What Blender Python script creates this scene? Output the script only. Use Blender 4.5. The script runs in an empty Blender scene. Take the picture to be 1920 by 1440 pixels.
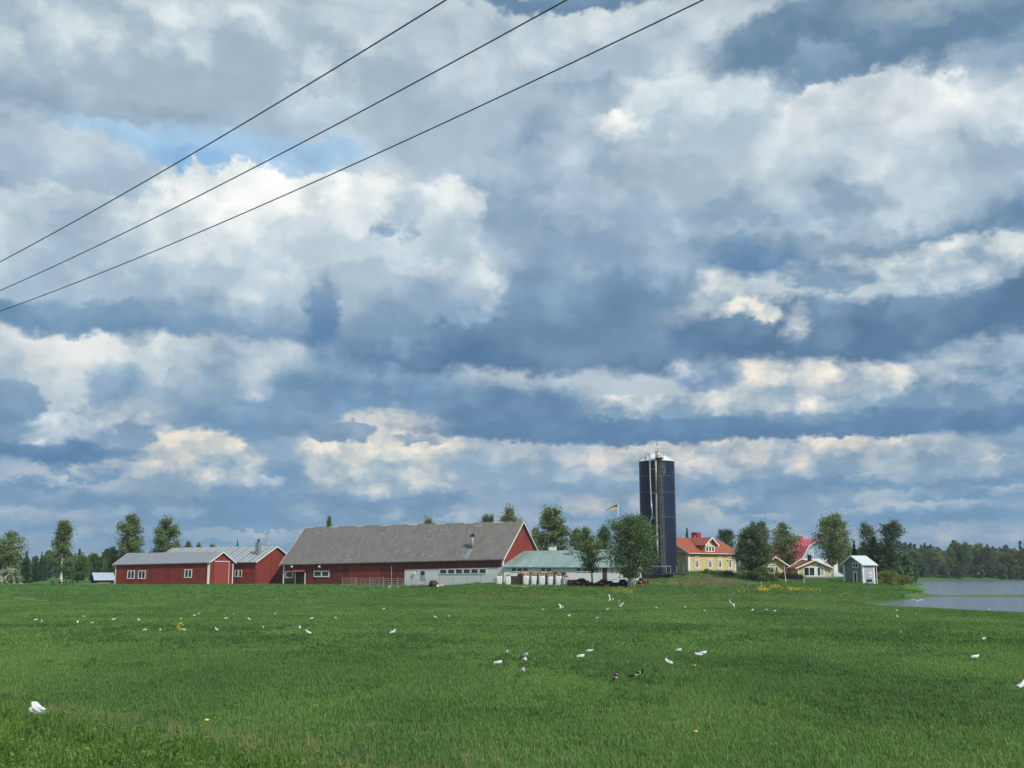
import bpy, bmesh, math, random
import numpy as np
from mathutils import Vector, Matrix

scene = bpy.context.scene
col = scene.collection
R = math.radians

# ------------------------------------------------------------------ camera
CAM_Z = 3.0                      # eye height above the field
FPX = 2000.0                     # focal length in pixels of the 1920 px wide photograph
HORIZON = 1072.0                 # row of the horizon in the photograph
PITCH = math.atan((HORIZON - 720.0) / FPX)
cam_data = bpy.data.cameras.new('camera')
cam_data.sensor_width = 36.0
cam_data.lens = 36.0 * FPX / 1920.0
cam_data.clip_start = 0.1
cam_data.clip_end = 6000.0
cam = bpy.data.objects.new('camera', cam_data)
cam.location = (0, 0, CAM_Z)
cam.rotation_euler = (math.pi / 2 + PITCH, 0, 0)
col.objects.link(cam)
scene.camera = cam


def ray(px, py):
    """direction of a photograph pixel (only a direction; the distance comes from what the thing stands on)"""
    cx, cy = (px - 960.0) / FPX, (720.0 - py) / FPX
    return Vector((cx, math.cos(PITCH) - cy * math.sin(PITCH), math.sin(PITCH) + cy * math.cos(PITCH)))


def at(px, py, Y):
    d = ray(px, py)
    return Vector((0, 0, CAM_Z)) + d * (Y / d.y)


def on_z(px, py, z):
    d = ray(px, py)
    return Vector((0, 0, CAM_Z)) + d * ((z - CAM_Z) / d.z)


# ------------------------------------------------------------------ sun
SUN_EL = R(43)
SUN_H = Vector((0.70, -0.714))           # horizontal direction towards the sun: right of and behind the camera
SUN_H.normalize()
sun_data = bpy.data.lights.new('sun', 'SUN')
sun_data.energy = 3.6
sun_data.angle = R(0.6)
sun_data.color = (1.0, 0.95, 0.87)
sun = bpy.data.objects.new('sun', sun_data)
to_sun = Vector((SUN_H.x * math.cos(SUN_EL), SUN_H.y * math.cos(SUN_EL), math.sin(SUN_EL)))
sun.rotation_euler = (-to_sun).to_track_quat('-Z', 'Y').to_euler()
sun.location = (60, -60, 80)
col.objects.link(sun)

# ------------------------------------------------------------------ view
scene.view_settings.view_transform = 'Standard'
scene.view_settings.look = 'None'
scene.view_settings.exposure = 0.0
scene.view_settings.gamma = 1.0
scene.view_settings.use_curve_mapping = False
scene.cycles.use_denoising = True
scene.cycles.max_bounces = 5
scene.cycles.diffuse_bounces = 2
scene.cycles.glossy_bounces = 2
scene.cycles.transmission_bounces = 3
scene.cycles.transparent_max_bounces = 6
scene.cycles.use_adaptive_sampling = True
scene.cycles.adaptive_threshold = 0.02
scene.cycles.adaptive_min_samples = 8


def lin(r, g, b):
    f = lambda c: ((c / 255.0 + 0.055) / 1.055) ** 2.4 if c > 10 else c / 255.0 / 12.92
    return (f(r), f(g), f(b), 1.0)


# ------------------------------------------------------------------ sky: cumulus deck written as world nodes
def build_sky():
    world = bpy.data.worlds.new('World')
    scene.world = world
    world.use_nodes = True
    world.cycles.sampling_method = 'MANUAL'
    world.cycles.sample_map_resolution = 512
    nt = world.node_tree
    N, L = nt.nodes, nt.links
    N.clear()

    def node(t, **kw):
        n = N.new(t)
        for k, v in kw.items():
            setattr(n, k, v)
        return n

    def put(sock, v):
        if hasattr(v, 'is_output'):
            L.new(v, sock)
        else:
            sock.default_value = v

    def math_(op, a, b=0.0, c=0.0, clamp=False):
        n = node('ShaderNodeMath', operation=op, use_clamp=clamp)
        put(n.inputs[0], a); put(n.inputs[1], b); put(n.inputs[2], c)
        return n.outputs[0]

    def vec(op, a, b=(0, 0, 0), c=(0, 0, 0)):
        n = node('ShaderNodeVectorMath', operation=op)
        put(n.inputs[0], a); put(n.inputs[1], b); put(n.inputs[2], c)
        return n.outputs['Value'] if op in ('DOT_PRODUCT', 'LENGTH', 'DISTANCE') else n.outputs[0]

    def mixc(f, a, b):
        n = node('ShaderNodeMix', data_type='RGBA', clamp_factor=True)
        put(n.inputs[0], f); put(n.inputs[6], a); put(n.inputs[7], b)
        return n.outputs[2]

    def maprange(v, a, b, c=0.0, d=1.0, smooth=True):
        n = node('ShaderNodeMapRange', interpolation_type='SMOOTHSTEP' if smooth else 'LINEAR')
        put(n.inputs[0], v); put(n.inputs[1], a); put(n.inputs[2], b); put(n.inputs[3], c); put(n.inputs[4], d)
        return n.outputs[0]

    def noise(v, scale, detail, rough, out='Fac', lac=2.0):
        n = node('ShaderNodeTexNoise', noise_dimensions='3D')
        put(n.inputs['Vector'], v)
        n.inputs['Scale'].default_value = scale
        n.inputs['Detail'].default_value = detail
        n.inputs['Roughness'].default_value = rough
        n.inputs['Lacunarity'].default_value = lac
        return n.outputs[out]

    def voronoi(v, scale, detail, rough):
        n = node('ShaderNodeTexVoronoi', feature='SMOOTH_F1', voronoi_dimensions='2D')
        n.inputs['Smoothness'].default_value = 0.35
        put(n.inputs['Vector'], v)
        n.inputs['Scale'].default_value = scale
        n.inputs['Detail'].default_value = detail
        n.inputs['Roughness'].default_value = rough
        return n.outputs['Distance']

    D = node('ShaderNodeTexCoord').outputs['Generated']
    sep = node('ShaderNodeSeparateXYZ'); L.new(D, sep.inputs[0])
    dx, dy, dz = sep.outputs
    u = math_('MULTIPLY', math_('ARCTAN2', dx, dy), 2.0)           # azimuth and elevation, 1 unit = half a radian
    v = math_('MULTIPLY', math_('ARCSINE', dz), 2.0)
    cmb = node('ShaderNodeCombineXYZ'); put(cmb.inputs[0], u); put(cmb.inputs[1], v)
    UV = cmb.outputs[0]

    def field(scale, amp, amp2, vs, off, vdetail):
        """azimuth/elevation bent by turbulence, with the billow relief of the clouds in its third component"""
        p = vec('MULTIPLY_ADD', UV, (1, vs, 0), off)
        big = vec('SUBTRACT', noise(p, scale, 3.0, 0.5, 'Color'), (.5, .5, .5))
        fine = vec('SUBTRACT', noise(p, scale * 5.5, 7.0, 0.60, 'Color'), (.5, .5, .5))
        wv = vec('MULTIPLY_ADD', big, (amp, amp * .75, 0), UV)
        wv = vec('MULTIPLY_ADD', fine, (amp2, amp2 * .85, 0), wv)
        q = vec('MULTIPLY_ADD', fine, (0.32 / scale, 0.32 / scale, 0), p)
        e = voronoi(q, scale * 1.55, vdetail, 0.5)
        g = noise(q, scale * 1.5, 7.0, 0.56)
        e = math_('MULTIPLY_ADD', g, 1.1, math_('MULTIPLY_ADD', e, 0.55, -0.74))
        s = node('ShaderNodeCombineXYZ'); put(s.inputs[2], e)
        return vec('ADD', wv, s.outputs[0]), e

    W_HI, e_hi = field(4.2, 0.15, 0.085, 1.25, (3.1, 7.7, 0.0), 2.0)
    W_LO, e_lo = field(8.5, 0.06, 0.046, 1.5, (1.3, 2.9, 0.0), 2.0)

    # the deck in every direction: blue-grey bases and paler bodies
    sky = node('ShaderNodeTexSky', sky_type='NISHITA')
    sky.sun_disc = False
    sky.sun_elevation = SUN_EL
    sky.sun_rotation = math.atan2(SUN_H.x, SUN_H.y)
    sky.air_density = 1.0
    nish = vec('MULTIPLY', sky.outputs[0], (.1, .1, .1))
    up = maprange(v, 0.0, 0.75)
    dark = mixc(up, lin(118, 151, 186), lin(142, 163, 188))
    pale = mixc(up, lin(176, 187, 202), lin(206, 214, 223))
    dsc = vec('MULTIPLY', D, (3.2, 3.2, 8.0))
    cover = noise(dsc, 1.4, 7.0, 0.55)
    c = mixc(maprange(cover, 0.40, 0.62), dark, pale)
    gap = maprange(cover, 0.30, 0.22)
    c = mixc(math_('MULTIPLY', gap, 0.85), c, mixc(0.45, nish, lin(150, 188, 226)))

    def cloud(px, py, rx, ry, top, base, soft=0.25, op=1.0, relief=0.5, shade=0.75, lo=None, tilt=0.0, flat=0.0, bias=0.0):
        nonlocal c
        d = ray(px, py)
        d.normalize()
        cu, cv = math.atan2(d.x, d.y) * 2.0, math.asin(d.z) * 2.0
        rx, ry = rx / 1000.0, ry / 1000.0
        if lo is None:
            lo = py > 690
        W = W_LO if lo else W_HI
        q = vec('MULTIPLY_ADD', W, (1 / rx, 1 / ry, relief), (-cu / rx, -cv / ry, relief * 0.32))
        r = vec('LENGTH', q)
        m = maprange(r, 1.0 + soft, max(0.02, 1.0 - soft), 0.0, op)
        kk = shade * 2.0
        k = kk / relief
        t = vec('DOT_PRODUCT', q, (tilt, 0.5, -k))
        t = math_('ADD', t, 0.5 + bias + kk * 0.32, clamp=True)
        c = mixc(m, c, mixc(t, lin(*base), lin(*top)))

    CLOUDS(cloud)

    grain = math_('MULTIPLY_ADD', math_('ADD', e_hi, e_lo), -0.16, 1.0)
    gv = node('ShaderNodeCombineXYZ')
    for k_ in range(3):
        put(gv.inputs[k_], grain)
    c = vec('MULTIPLY', c, gv.outputs[0])
    up2 = maprange(dz, -0.02, 0.0)
    c = mixc(up2, lin(96, 112, 110), c)
    bg = node('ShaderNodeBackground')
    # steel blue in the shaded cloud, neutral in the sunlit cloud
    c = vec('MULTIPLY', c, vec('MULTIPLY_ADD', c, (.16, .05, 0), (.89, .99, 1.03)))
    L.new(vec('MULTIPLY', c, (10.4, 10.5, 10.2)), bg.inputs[0])
    bg.inputs[1].default_value = 0.1
    out = node('ShaderNodeOutputWorld')
    L.new(bg.outputs[0], out.inputs[0])
# each cloud: place (photo pixel = direction), half width, half height, sunlit colour, shaded colour
def CLOUDS(cloud):
    # far rows just over the horizon
    cloud(960, 1030, 1500, 40, (150, 173, 198), (128, 158, 190), soft=0.60, op=.8, relief=.2)
    cloud(470, 1003, 120, 12, (182, 190, 203), (148, 170, 195), soft=0.26, relief=.25)
    cloud(1650, 1018, 270, 12, (182, 189, 201), (142, 165, 192), soft=0.26, relief=.25)
    cloud(700, 962, 165, 26, (184, 192, 204), (130, 160, 190), soft=0.21, relief=.3)
    cloud(860, 985, 130, 12, (186, 192, 203), (132, 160, 190), soft=0.26, relief=.3)
    cloud(165, 1006, 62, 15, (184, 192, 204), (135, 163, 192), soft=0.26, relief=.3)
    cloud(60, 985, 60, 14, (165, 180, 200), (128, 158, 190), soft=0.40, relief=.3)
    cloud(280, 960, 90, 18, (174, 187, 202), (125, 157, 190), soft=0.26, relief=.3)
    cloud(1130, 952, 120, 28, (196, 193, 197), (128, 157, 188), soft=0.21, relief=.4)
    cloud(1310, 965, 50, 26, (210, 202, 199), (156, 176, 198), soft=0.21, relief=.3)
    cloud(1565, 932, 82, 20, (208, 205, 206), (138, 163, 190), soft=0.14, relief=.3)
    cloud(1390, 938, 62, 22, (194, 197, 204), (122, 152, 185), soft=0.26, relief=.4)
    cloud(1430, 965, 40, 16, (200, 198, 200), (130, 158, 188), soft=0.26, relief=.4)
    cloud(1800, 925, 120, 14, (172, 185, 202), (122, 153, 187), soft=0.30, relief=.3)
    cloud(1750, 970, 200, 18, (154, 176, 200), (122, 154, 188), soft=0.40, relief=.3)
    cloud(60, 930, 190, 20, (142, 167, 195), (112, 146, 183), soft=0.40, op=.8, relief=.2)
    cloud(1720, 900, 240, 14, (140, 165, 193), (112, 146, 183), soft=0.40, op=.8, relief=.2)
    # low cumulus on the left
    cloud(165, 880, 66, 24, (230, 223, 213), (125, 155, 188), soft=0.13, relief=.45)
    cloud(75, 902, 62, 14, (200, 205, 212), (122, 153, 187), soft=0.22, relief=.3)
    cloud(370, 872, 112, 64, (238, 229, 217), (146, 170, 195), soft=0.12, relief=.35, bias=.15)
    cloud(465, 912, 78, 26, (204, 208, 214), (128, 157, 189), soft=0.18, relief=.35)
    cloud(735, 862, 168, 90, (240, 232, 219), (156, 177, 199), soft=0.11, relief=.35, bias=.25)
    cloud(740, 938, 185, 18, (158, 178, 201), (118, 150, 185), soft=0.40, op=.85, relief=.25)
    cloud(645, 815, 60, 20, (150, 170, 196), (122, 150, 184), soft=0.15, op=.9, relief=.4)
    cloud(790, 826, 50, 8, (150, 170, 196), (120, 148, 182), soft=0.30, op=.8, relief=.4)
    # long bright row on the right
    cloud(1020, 872, 150, 52, (198, 203, 211), (146, 169, 193), soft=0.21, relief=.35)
    cloud(1400, 860, 330, 54, (232, 222, 215), (144, 167, 192), soft=0.11, relief=.3, bias=.2)
    cloud(1770, 862, 110, 36, (196, 201, 209), (144, 167, 192), soft=0.17, relief=.35)
    cloud(1350, 915, 360, 16, (132, 159, 190), (115, 147, 182), soft=0.40, op=.7, relief=.25)
    cloud(1890, 860, 50, 10, (216, 215, 216), (150, 172, 196), soft=0.22, relief=.25)
    cloud(1500, 798, 700, 28, (118, 147, 180), (102, 134, 170), soft=0.22, relief=.2)
    cloud(1080, 805, 280, 22, (122, 150, 182), (104, 136, 171), soft=0.30, relief=.25)
    # second row right
    cloud(1730, 725, 300, 48, (200, 207, 216), (128, 155, 185), soft=0.18, relief=.3)
    cloud(1230, 762, 175, 25, (226, 224, 224), (140, 163, 190), soft=0.14, relief=.3, bias=.2)
    cloud(1500, 726, 195, 68, (242, 235, 226), (156, 175, 197), soft=0.11, relief=.3, bias=.25)
    cloud(1530, 790, 330, 16, (128, 155, 186), (108, 140, 175), soft=0.50, op=.75, relief=.2)
    cloud(1330, 700, 66, 40, (182, 193, 209), (128, 153, 184), soft=0.30, relief=.4)
    # left middle
    cloud(85, 798, 115, 62, (230, 231, 232), (136, 162, 191), soft=0.13, relief=.35, bias=.2)
    cloud(240, 800, 70, 34, (214, 217, 222), (140, 164, 192), soft=0.14, relief=.35, bias=.1)
    cloud(80, 850, 165, 18, (112, 144, 179), (94, 130, 170), soft=0.40, op=.9, relief=.2)
    cloud(85, 690, 165, 72, (230, 231, 232), (176, 191, 208), soft=0.14, relief=.3, bias=.3)
    cloud(20, 755, 52, 42, (150, 171, 196), (120, 150, 184), soft=0.15, relief=.4, shade=.4)
    cloud(410, 690, 175, 70, (222, 225, 229), (146, 169, 195), soft=0.16, relief=.4, bias=.2)
    cloud(215, 720, 48, 40, (146, 170, 197), (122, 152, 186), soft=0.40, op=.8, relief=.4)
    cloud(490, 790, 150, 26, (146, 168, 194), (120, 150, 183), soft=0.35, op=.85, relief=.3)
    cloud(700, 730, 200, 34, (142, 165, 192), (118, 148, 181), soft=0.35, relief=.3)
    cloud(960, 765, 170, 44, (126, 153, 184), (108, 139, 174), soft=0.35, relief=.25)
    # dark bases across the middle
    cloud(1640, 608, 420, 64, (132, 155, 182), (98, 127, 161), soft=0.22, relief=.25, lo=False)
    cloud(1000, 650, 400, 56, (128, 153, 183), (94, 125, 160), soft=0.25, relief=.25, lo=False)
    cloud(160, 580, 230, 38, (140, 163, 190), (116, 147, 180), soft=0.30, relief=.25)
    cloud(1338, 545, 62, 44, (230, 231, 231), (166, 182, 201), soft=0.22, relief=.6, lo=True, bias=.3)
    cloud(1395, 586, 78, 26, (240, 236, 229), (150, 170, 194), soft=0.29, relief=1.0, shade=.9, lo=True, bias=.3)
    cloud(1385, 618, 60, 26, (122, 147, 177), (104, 132, 165), soft=0.20, relief=.5, lo=True)
    cloud(1490, 612, 26, 44, (228, 226, 223), (130, 153, 182), soft=0.36, op=.9, relief=1.0, shade=.9, lo=True, bias=.2)
    cloud(1270, 694, 20, 18, (212, 217, 222), (150, 171, 196), soft=.55, op=.8, relief=1.0, lo=True, bias=.2)
    cloud(1555, 500, 110, 46, (214, 219, 225), (140, 162, 189), soft=0.14, relief=.35, lo=True, bias=.1)
    cloud(1785, 490, 135, 54, (226, 229, 231), (156, 175, 198), soft=0.12, relief=.25, lo=True, bias=.2)
    cloud(1400, 470, 120, 46, (130, 156, 186), (108, 139, 174), soft=0.35, relief=.35)
    cloud(1780, 405, 330, 34, (140, 161, 187), (112, 140, 171), soft=0.35, relief=.2)
    # grey mass in the centre
    cloud(1070, 430, 250, 250, (190, 202, 216), (146, 167, 193), soft=0.26, relief=.45, shade=.9)
    cloud(1200, 350, 90, 110, (196, 207, 219), (156, 175, 198), soft=0.29, relief=.5, shade=.9)
    cloud(1200, 540, 110, 60, (168, 185, 205), (122, 149, 180), soft=0.30, relief=.4)
    cloud(1060, 590, 170, 70, (140, 163, 190), (112, 140, 172), soft=0.45, relief=.35)
    cloud(430, 272, 290, 46, (180, 204, 231), (158, 192, 228), soft=.28, relief=.35, shade=.3)
    cloud(400, 312, 150, 20, (150, 187, 227), (142, 182, 225), soft=.3, relief=.3, shade=.2)
    # great cumulus left of the centre
    cloud(120, 450, 215, 92, (222, 228, 233), (172, 189, 209), soft=0.14, relief=.35, bias=.1)
    cloud(600, 565, 330, 90, (190, 203, 217), (130, 156, 185), soft=0.21, relief=.4)
    cloud(600, 465, 345, 140, (240, 242, 244), (182, 197, 214), soft=0.27, relief=.42, bias=.15, shade=.9)
    cloud(560, 412, 335, 98, (246, 247, 247), (200, 211, 223), soft=0.07, relief=.40, bias=.30, shade=.9)
    cloud(820, 420, 90, 90, (240, 242, 244), (186, 200, 216), soft=0.14, relief=.5, bias=.1)
    cloud(860, 560, 90, 60, (222, 226, 231), (152, 173, 198), soft=0.16, relief=.45, bias=.1)
    cloud(590, 600, 36, 70, (140, 163, 191), (96, 131, 172), soft=0.35, op=.9, relief=.5, shade=.4)
    cloud(722, 424, 22, 16, (168, 187, 209), (130, 158, 191), soft=0.42, op=.8, relief=.9, lo=True)
    cloud(765, 440, 12, 24, (168, 187, 209), (140, 166, 196), soft=0.51, op=.7, relief=.9, lo=True)
    # right upper cumulus
    cloud(1620, 310, 430, 125, (222, 227, 232), (176, 192, 210), soft=0.22, relief=.45, bias=.1)
    cloud(1640, 228, 205, 88, (240, 242, 243), (192, 203, 217), soft=0.11, relief=.35, bias=.25)
    cloud(1380, 330, 210, 95, (222, 227, 232), (176, 191, 209), soft=0.22, relief=.5, bias=.1)
    cloud(1450, 385, 220, 34, (196, 206, 218), (150, 170, 194), soft=0.32, relief=.4)
    cloud(1310, 170, 150, 130, (224, 229, 234), (182, 197, 213), soft=0.20, relief=.5, bias=.1)
    cloud(1160, 242, 46, 30, (244, 245, 245), (196, 206, 218), soft=0.32, relief=.9, lo=True, bias=.2)
    cloud(1262, 272, 14, 28, (226, 230, 234), (190, 202, 216), soft=0.36, op=.8, relief=.8, lo=True, bias=.2)
    cloud(885, 225, 36, 34, (226, 231, 236), (190, 203, 218), soft=0.36, op=.8, relief=.9, lo=True, bias=.1)
    cloud(1885, 250, 75, 75, (230, 233, 237), (168, 185, 205), soft=0.14, relief=.45)
    # top of the picture
    cloud(830, 170, 190, 150, (214, 220, 228), (176, 191, 209), soft=0.18, relief=.45)
    cloud(1120, 80, 215, 72, (230, 233, 236), (176, 191, 209), soft=0.14, relief=.45, bias=.1)
    cloud(250, 95, 620, 118, (220, 226, 231), (172, 187, 204), soft=0.16, relief=.45, shade=1.1)
    cloud(150, 188, 220, 26, (176, 189, 205), (152, 170, 190), soft=0.34, op=.9, relief=.3)
    cloud(110, 300, 190, 52, (204, 213, 224), (174, 190, 210), soft=0.18, relief=.4)
    cloud(600, 210, 90, 30, (206, 216, 227), (180, 196, 215), soft=0.25, op=.8, relief=.5)
    cloud(1060, 0, 200, 24, (136, 158, 182), (114, 141, 170), soft=0.30, relief=.35)
    cloud(1640, 50, 330, 74, (144, 163, 186), (112, 138, 166), soft=0.20, relief=.4)
    cloud(1545, 130, 75, 34, (150, 170, 194), (128, 152, 180), soft=0.25, relief=.45)
    cloud(1760, 10, 200, 24, (164, 176, 190), (136, 156, 178), soft=0.40, relief=.3)

build_sky()

# ------------------------------------------------------------------ materials
def mat(name, c1, c2=None, rough=0.7, scale=3.0, detail=4.0, stretch=(1, 1, 1), bump=0.0, metal=0.0, spec=0.3,
        island=0.0, obj_rand=0.0, trans=0.0, lo=0.35, hi=0.65, coord='Object'):
    m = bpy.data.materials.new(name)
    m.use_nodes = True
    nt = m.node_tree
    N, L = nt.nodes, nt.links
    p = N['Principled BSDF']
    p.inputs['Roughness'].default_value = rough
    p.inputs['Metallic'].default_value = metal
    p.inputs['Specular IOR Level'].default_value = spec
    c1 = tuple(c1) + (1,)
    if c2 is None:
        p.inputs['Base Color'].default_value = c1
        outc = None
    else:
        c2 = tuple(c2) + (1,)
        tc = N.new('ShaderNodeTexCoord')
        mp = N.new('ShaderNodeMapping')
        mp.inputs['Scale'].default_value = stretch
        if coord == 'World':
            L.new(N.new('ShaderNodeNewGeometry').outputs['Position'], mp.inputs[0])
        else:
            L.new(tc.outputs[coord], mp.inputs[0])
        nz = N.new('ShaderNodeTexNoise')
        nz.inputs['Scale'].default_value = scale
        nz.inputs['Detail'].default_value = detail
        nz.inputs['Roughness'].default_value = 0.6
        L.new(mp.outputs[0], nz.inputs['Vector'])
        fac = nz.outputs['Fac']
        if island or obj_rand:
            add = fac
            for amt, nodet, sock in ((island, 'ShaderNodeNewGeometry', 'Random Per Island'), (obj_rand, 'ShaderNodeObjectInfo', 'Random')):
                if amt:
                    g = N.new(nodet)
                    ma = N.new('ShaderNodeMath'); ma.operation = 'MULTIPLY_ADD'
                    L.new(g.outputs[sock], ma.inputs[0]); ma.inputs[1].default_value = amt
                    sb = N.new('ShaderNodeMath'); sb.operation = 'SUBTRACT'
                    L.new(add, sb.inputs[0]); sb.inputs[1].default_value = amt * .5
                    L.new(sb.outputs[0], ma.inputs[2])
                    add = ma.outputs[0]
            fac = add
        mr = N.new('ShaderNodeMapRange')
        mr.inputs[1].default_value = lo; mr.inputs[2].default_value = hi
        L.new(fac, mr.inputs[0])
        mx = N.new('ShaderNodeMix'); mx.data_type = 'RGBA'
        L.new(mr.outputs[0], mx.inputs[0])
        mx.inputs[6].default_value = c1; mx.inputs[7].default_value = c2
        outc = mx.outputs[2]
        L.new(outc, p.inputs['Base Color'])
        if bump:
            b = N.new('ShaderNodeBump'); b.inputs['Strength'].default_value = bump; b.inputs['Distance'].default_value = 0.05
            L.new(nz.outputs['Fac'], b.inputs['Height']); L.new(b.outputs[0], p.inputs['Normal'])
    if trans:
        t = N.new('ShaderNodeBsdfTranslucent')
        if outc is not None:
            L.new(outc, t.inputs[0])
        else:
            t.inputs[0].default_value = c1
        ms = N.new('ShaderNodeMixShader'); ms.inputs[0].default_value = trans
        L.new(p.outputs[0], ms.inputs[1]); L.new(t.outputs[0], ms.inputs[2])
        L.new(ms.outputs[0], N['Material Output'].inputs[0])
    return m


M = {}
M['red_wood'] = mat('falu_red_boards', (.165, .024, .019), (.29, .052, .040), .8, 1.7, 5, (1, 1, .12), lo=.3, hi=.7)
M['dark_red_wood'] = mat('dark_red_boards', (.105, .022, .017), (.215, .042, .032), .85, 1.4, 5, (1, 1, .12), lo=.3, hi=.7)
M['red_door'] = mat('red_door_boards', (.24, .045, .036), (.32, .065, .05), .8, 9, 3, (6, 6, .25))
M['white'] = mat('white_paint', (.70, .70, .68), (.80, .80, .79), .6, 4, 3)
M['white_wall'] = mat('whitewashed_boards', (.64, .65, .66), (.82, .83, .84), .7, 6, 4, (1.5, 1.5, 6))
M['grey_tin'] = mat('grey_sheet_roof', (.20, .215, .24), (.27, .285, .31), .45, 2.2, 5, (3, .5, .5), spec=.5)
M['bright_tin'] = mat('bright_tin_panel', (.40, .44, .45), (.52, .56, .56), .4, 3, 4, spec=.5)
M['dull_tin'] = mat('dull_tin_panel', (.17, .20, .215), (.28, .31, .32), .5, 3, 4, spec=.5)
M['mid_tin'] = mat('mid_grey_tin_panel', (.22, .25, .265), (.33, .36, .37), .5, 3, 4, spec=.5)
M['asbestos'] = mat('weathered_fibre_cement', (.135, .124, .114), (.222, .206, .188), .9, .55, 9, (3.0, .8, .8), bump=.2, lo=.3, hi=.72)
M['lichen'] = mat('pale_lichen', (.36, .34, .30), (.46, .43, .36), .9, 8, 3)
M['green_tin'] = mat('faded_green_tin', (.165, .258, .240), (.285, .380, .358), .5, .45, 5, (1.6, .5, .5), spec=.5, lo=.35, hi=.7)
M['silo'] = mat('navy_enamel', (.0035, .0100, .030), (.0070, .0190, .052), .48, 1.3, 4, (2.2, 2.2, .25), spec=.4)
M['silo_cap'] = mat('pale_galvanised_cap', (.66, .69, .70), (.78, .80, .80), .5, 2, 3)
M['gate_steel'] = mat('dull_gate_steel', (.26, .28, .29), (.42, .44, .45), .5, 6, 3, metal=.3)
M['hoop'] = mat('silo_hoop_steel', (.10, .115, .14), (.18, .20, .23), .5, 4, 3)
M['ladder_steel'] = mat('dull_ladder_steel', (.14, .13, .125), (.27, .26, .25), .5, 4, 3)
M['galv'] = mat('galvanised_steel', (.40, .42, .43), (.60, .62, .62), .42, 6, 3, metal=.35, spec=.5)
M['old_galv'] = mat('old_galvanised_pipe', (.24, .21, .17), (.48, .46, .42), .5, 2.5, 4, metal=.25, spec=.4)
M['dark_metal'] = mat('dark_metal', (.03, .032, .036), (.055, .058, .062), .5, 5, 3)
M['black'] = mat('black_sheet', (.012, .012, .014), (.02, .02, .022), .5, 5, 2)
M['yellow'] = mat('yellow_boards', (.57, .435, .195), (.66, .515, .25), .75, 8, 3, (1, 1, 9))
M['roof_red'] = mat('orange_red_tin_roof', (.285, .064, .026), (.365, .088, .034), .5, 3, 3, (4, .5, .5), spec=.4)
M['roof_pink'] = mat('crimson_tin_roof', (.50, .050, .085), (.58, .065, .10), .4, 3, 3, (4, .5, .5), spec=.5)
M['chimney_red'] = mat('red_chimney_sheet', (.30, .03, .03), (.36, .04, .04), .5, 3, 2)
M['blue_wall'] = mat('pale_blue_boards', (.19, .32, .41), (.24, .37, .46), .75, 7, 3, (1, 1, 8))
M['ochre_roof'] = mat('ochre_felt_roof', (.22, .13, .05), (.32, .19, .075), .9, 3, 4)
M['brown_wood'] = mat('brown_boards', (.045, .032, .024), (.085, .06, .045), .85, 8, 4, (6, 6, .4))
M['grey_wood'] = mat('weathered_grey_boards', (.17, .155, .145), (.30, .28, .265), .85, 8, 5, (6, 6, .4))
M['grey_wall'] = mat('grey_painted_boards', (.14, .145, .16), (.22, .22, .235), .8, 6, 4, (1, 1, 7))
M['lit_grey_wall'] = mat('lit_grey_boards', (.34, .37, .42), (.44, .47, .52), .8, 6, 3, (1, 1, 7))  # storehouse grey with the sunlight put into the tone
M['pale_roof'] = mat('pale_green_tin', (.50, .58, .57), (.62, .69, .68), .45, 4, 3, (4, .5, .5), spec=.5)
M['navy_wood'] = mat('navy_dark_boards', (.012, .018, .035), (.022, .03, .052), .8, 6, 3)
M['blue_tin'] = mat('blue_grey_tin', (.30, .37, .43), (.46, .53, .58), .5, 5, 5)
M['concrete'] = mat('concrete', (.26, .245, .225), (.38, .36, .33), .9, 2, 6, bump=.2)
M['glass'] = mat('window_glass', (.012, .016, .02), (.03, .038, .045), .08, 1.2, 2, spec=.8)
M['bag'] = mat('white_woven_bag', (.56, .58, .60), (.76, .77, .78), .65, 7, 6, bump=.5)
M['firewood'] = mat('split_firewood', (.26, .15, .085), (.52, .35, .22), .9, 3, 3, island=.6, lo=.2, hi=.8)
M['log_dark'] = mat('dark_logs', (.022, .017, .014), (.07, .05, .038), .9, 3, 3, island=.6, lo=.2, hi=.8)
M['rust'] = mat('rusty_boards', (.085, .045, .03), (.16, .08, .05), .9, 4, 5, (5, 5, .5))
M['bark_birch'] = mat('birch_bark', (.10, .09, .08), (.66, .64, .60), .8, 2.2, 5, (1.5, 1.5, 5), lo=.40, hi=.52)
M['bark'] = mat('brown_bark', (.06, .045, .035), (.13, .10, .08), .9, 5, 5, (4, 4, .6))
M['leaf_birch'] = mat('birch_leaves', (0.101, 0.159, 0.046), (0.213, 0.287, 0.098), .6, .5, 3, island=.5, obj_rand=.25, trans=.22, spec=.25, lo=.2, hi=.8)
M['leaf_green'] = mat('broad_leaves', (0.076, 0.138, 0.039), (0.167, 0.247, 0.076), .6, .5, 3, island=.5, obj_rand=.25, trans=.22, spec=.25, lo=.2, hi=.8)
M['leaf_dark'] = mat('dark_leaves', (0.048, 0.087, 0.032), (0.115, 0.172, 0.063), .6, .5, 3, island=.5, obj_rand=.2, trans=.15, spec=.25, lo=.2, hi=.8)
M['needle'] = mat('spruce_needles', (0.026, 0.053, 0.026), (0.066, 0.108, 0.048), .7, .6, 3, island=.5, obj_rand=.3, spec=.2, lo=.2, hi=.8)
M['leaf_willow'] = mat('yellow_green_willow', (.15, .18, .035), (.27, .30, .07), .6, .5, 3, island=.5, trans=.25, lo=.2, hi=.8)
M['leaf_olive'] = mat('olive_new_leaves', (0.144, 0.167, 0.057), (0.247, 0.259, 0.106), .6, .5, 3, island=.5, obj_rand=.2, trans=.22, lo=.2, hi=.8)
M['blossom'] = mat('white_blossom', (.42, .46, .34), (.66, .68, .56), .7, 2, 2, island=.5, lo=.2, hi=.8)
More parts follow.
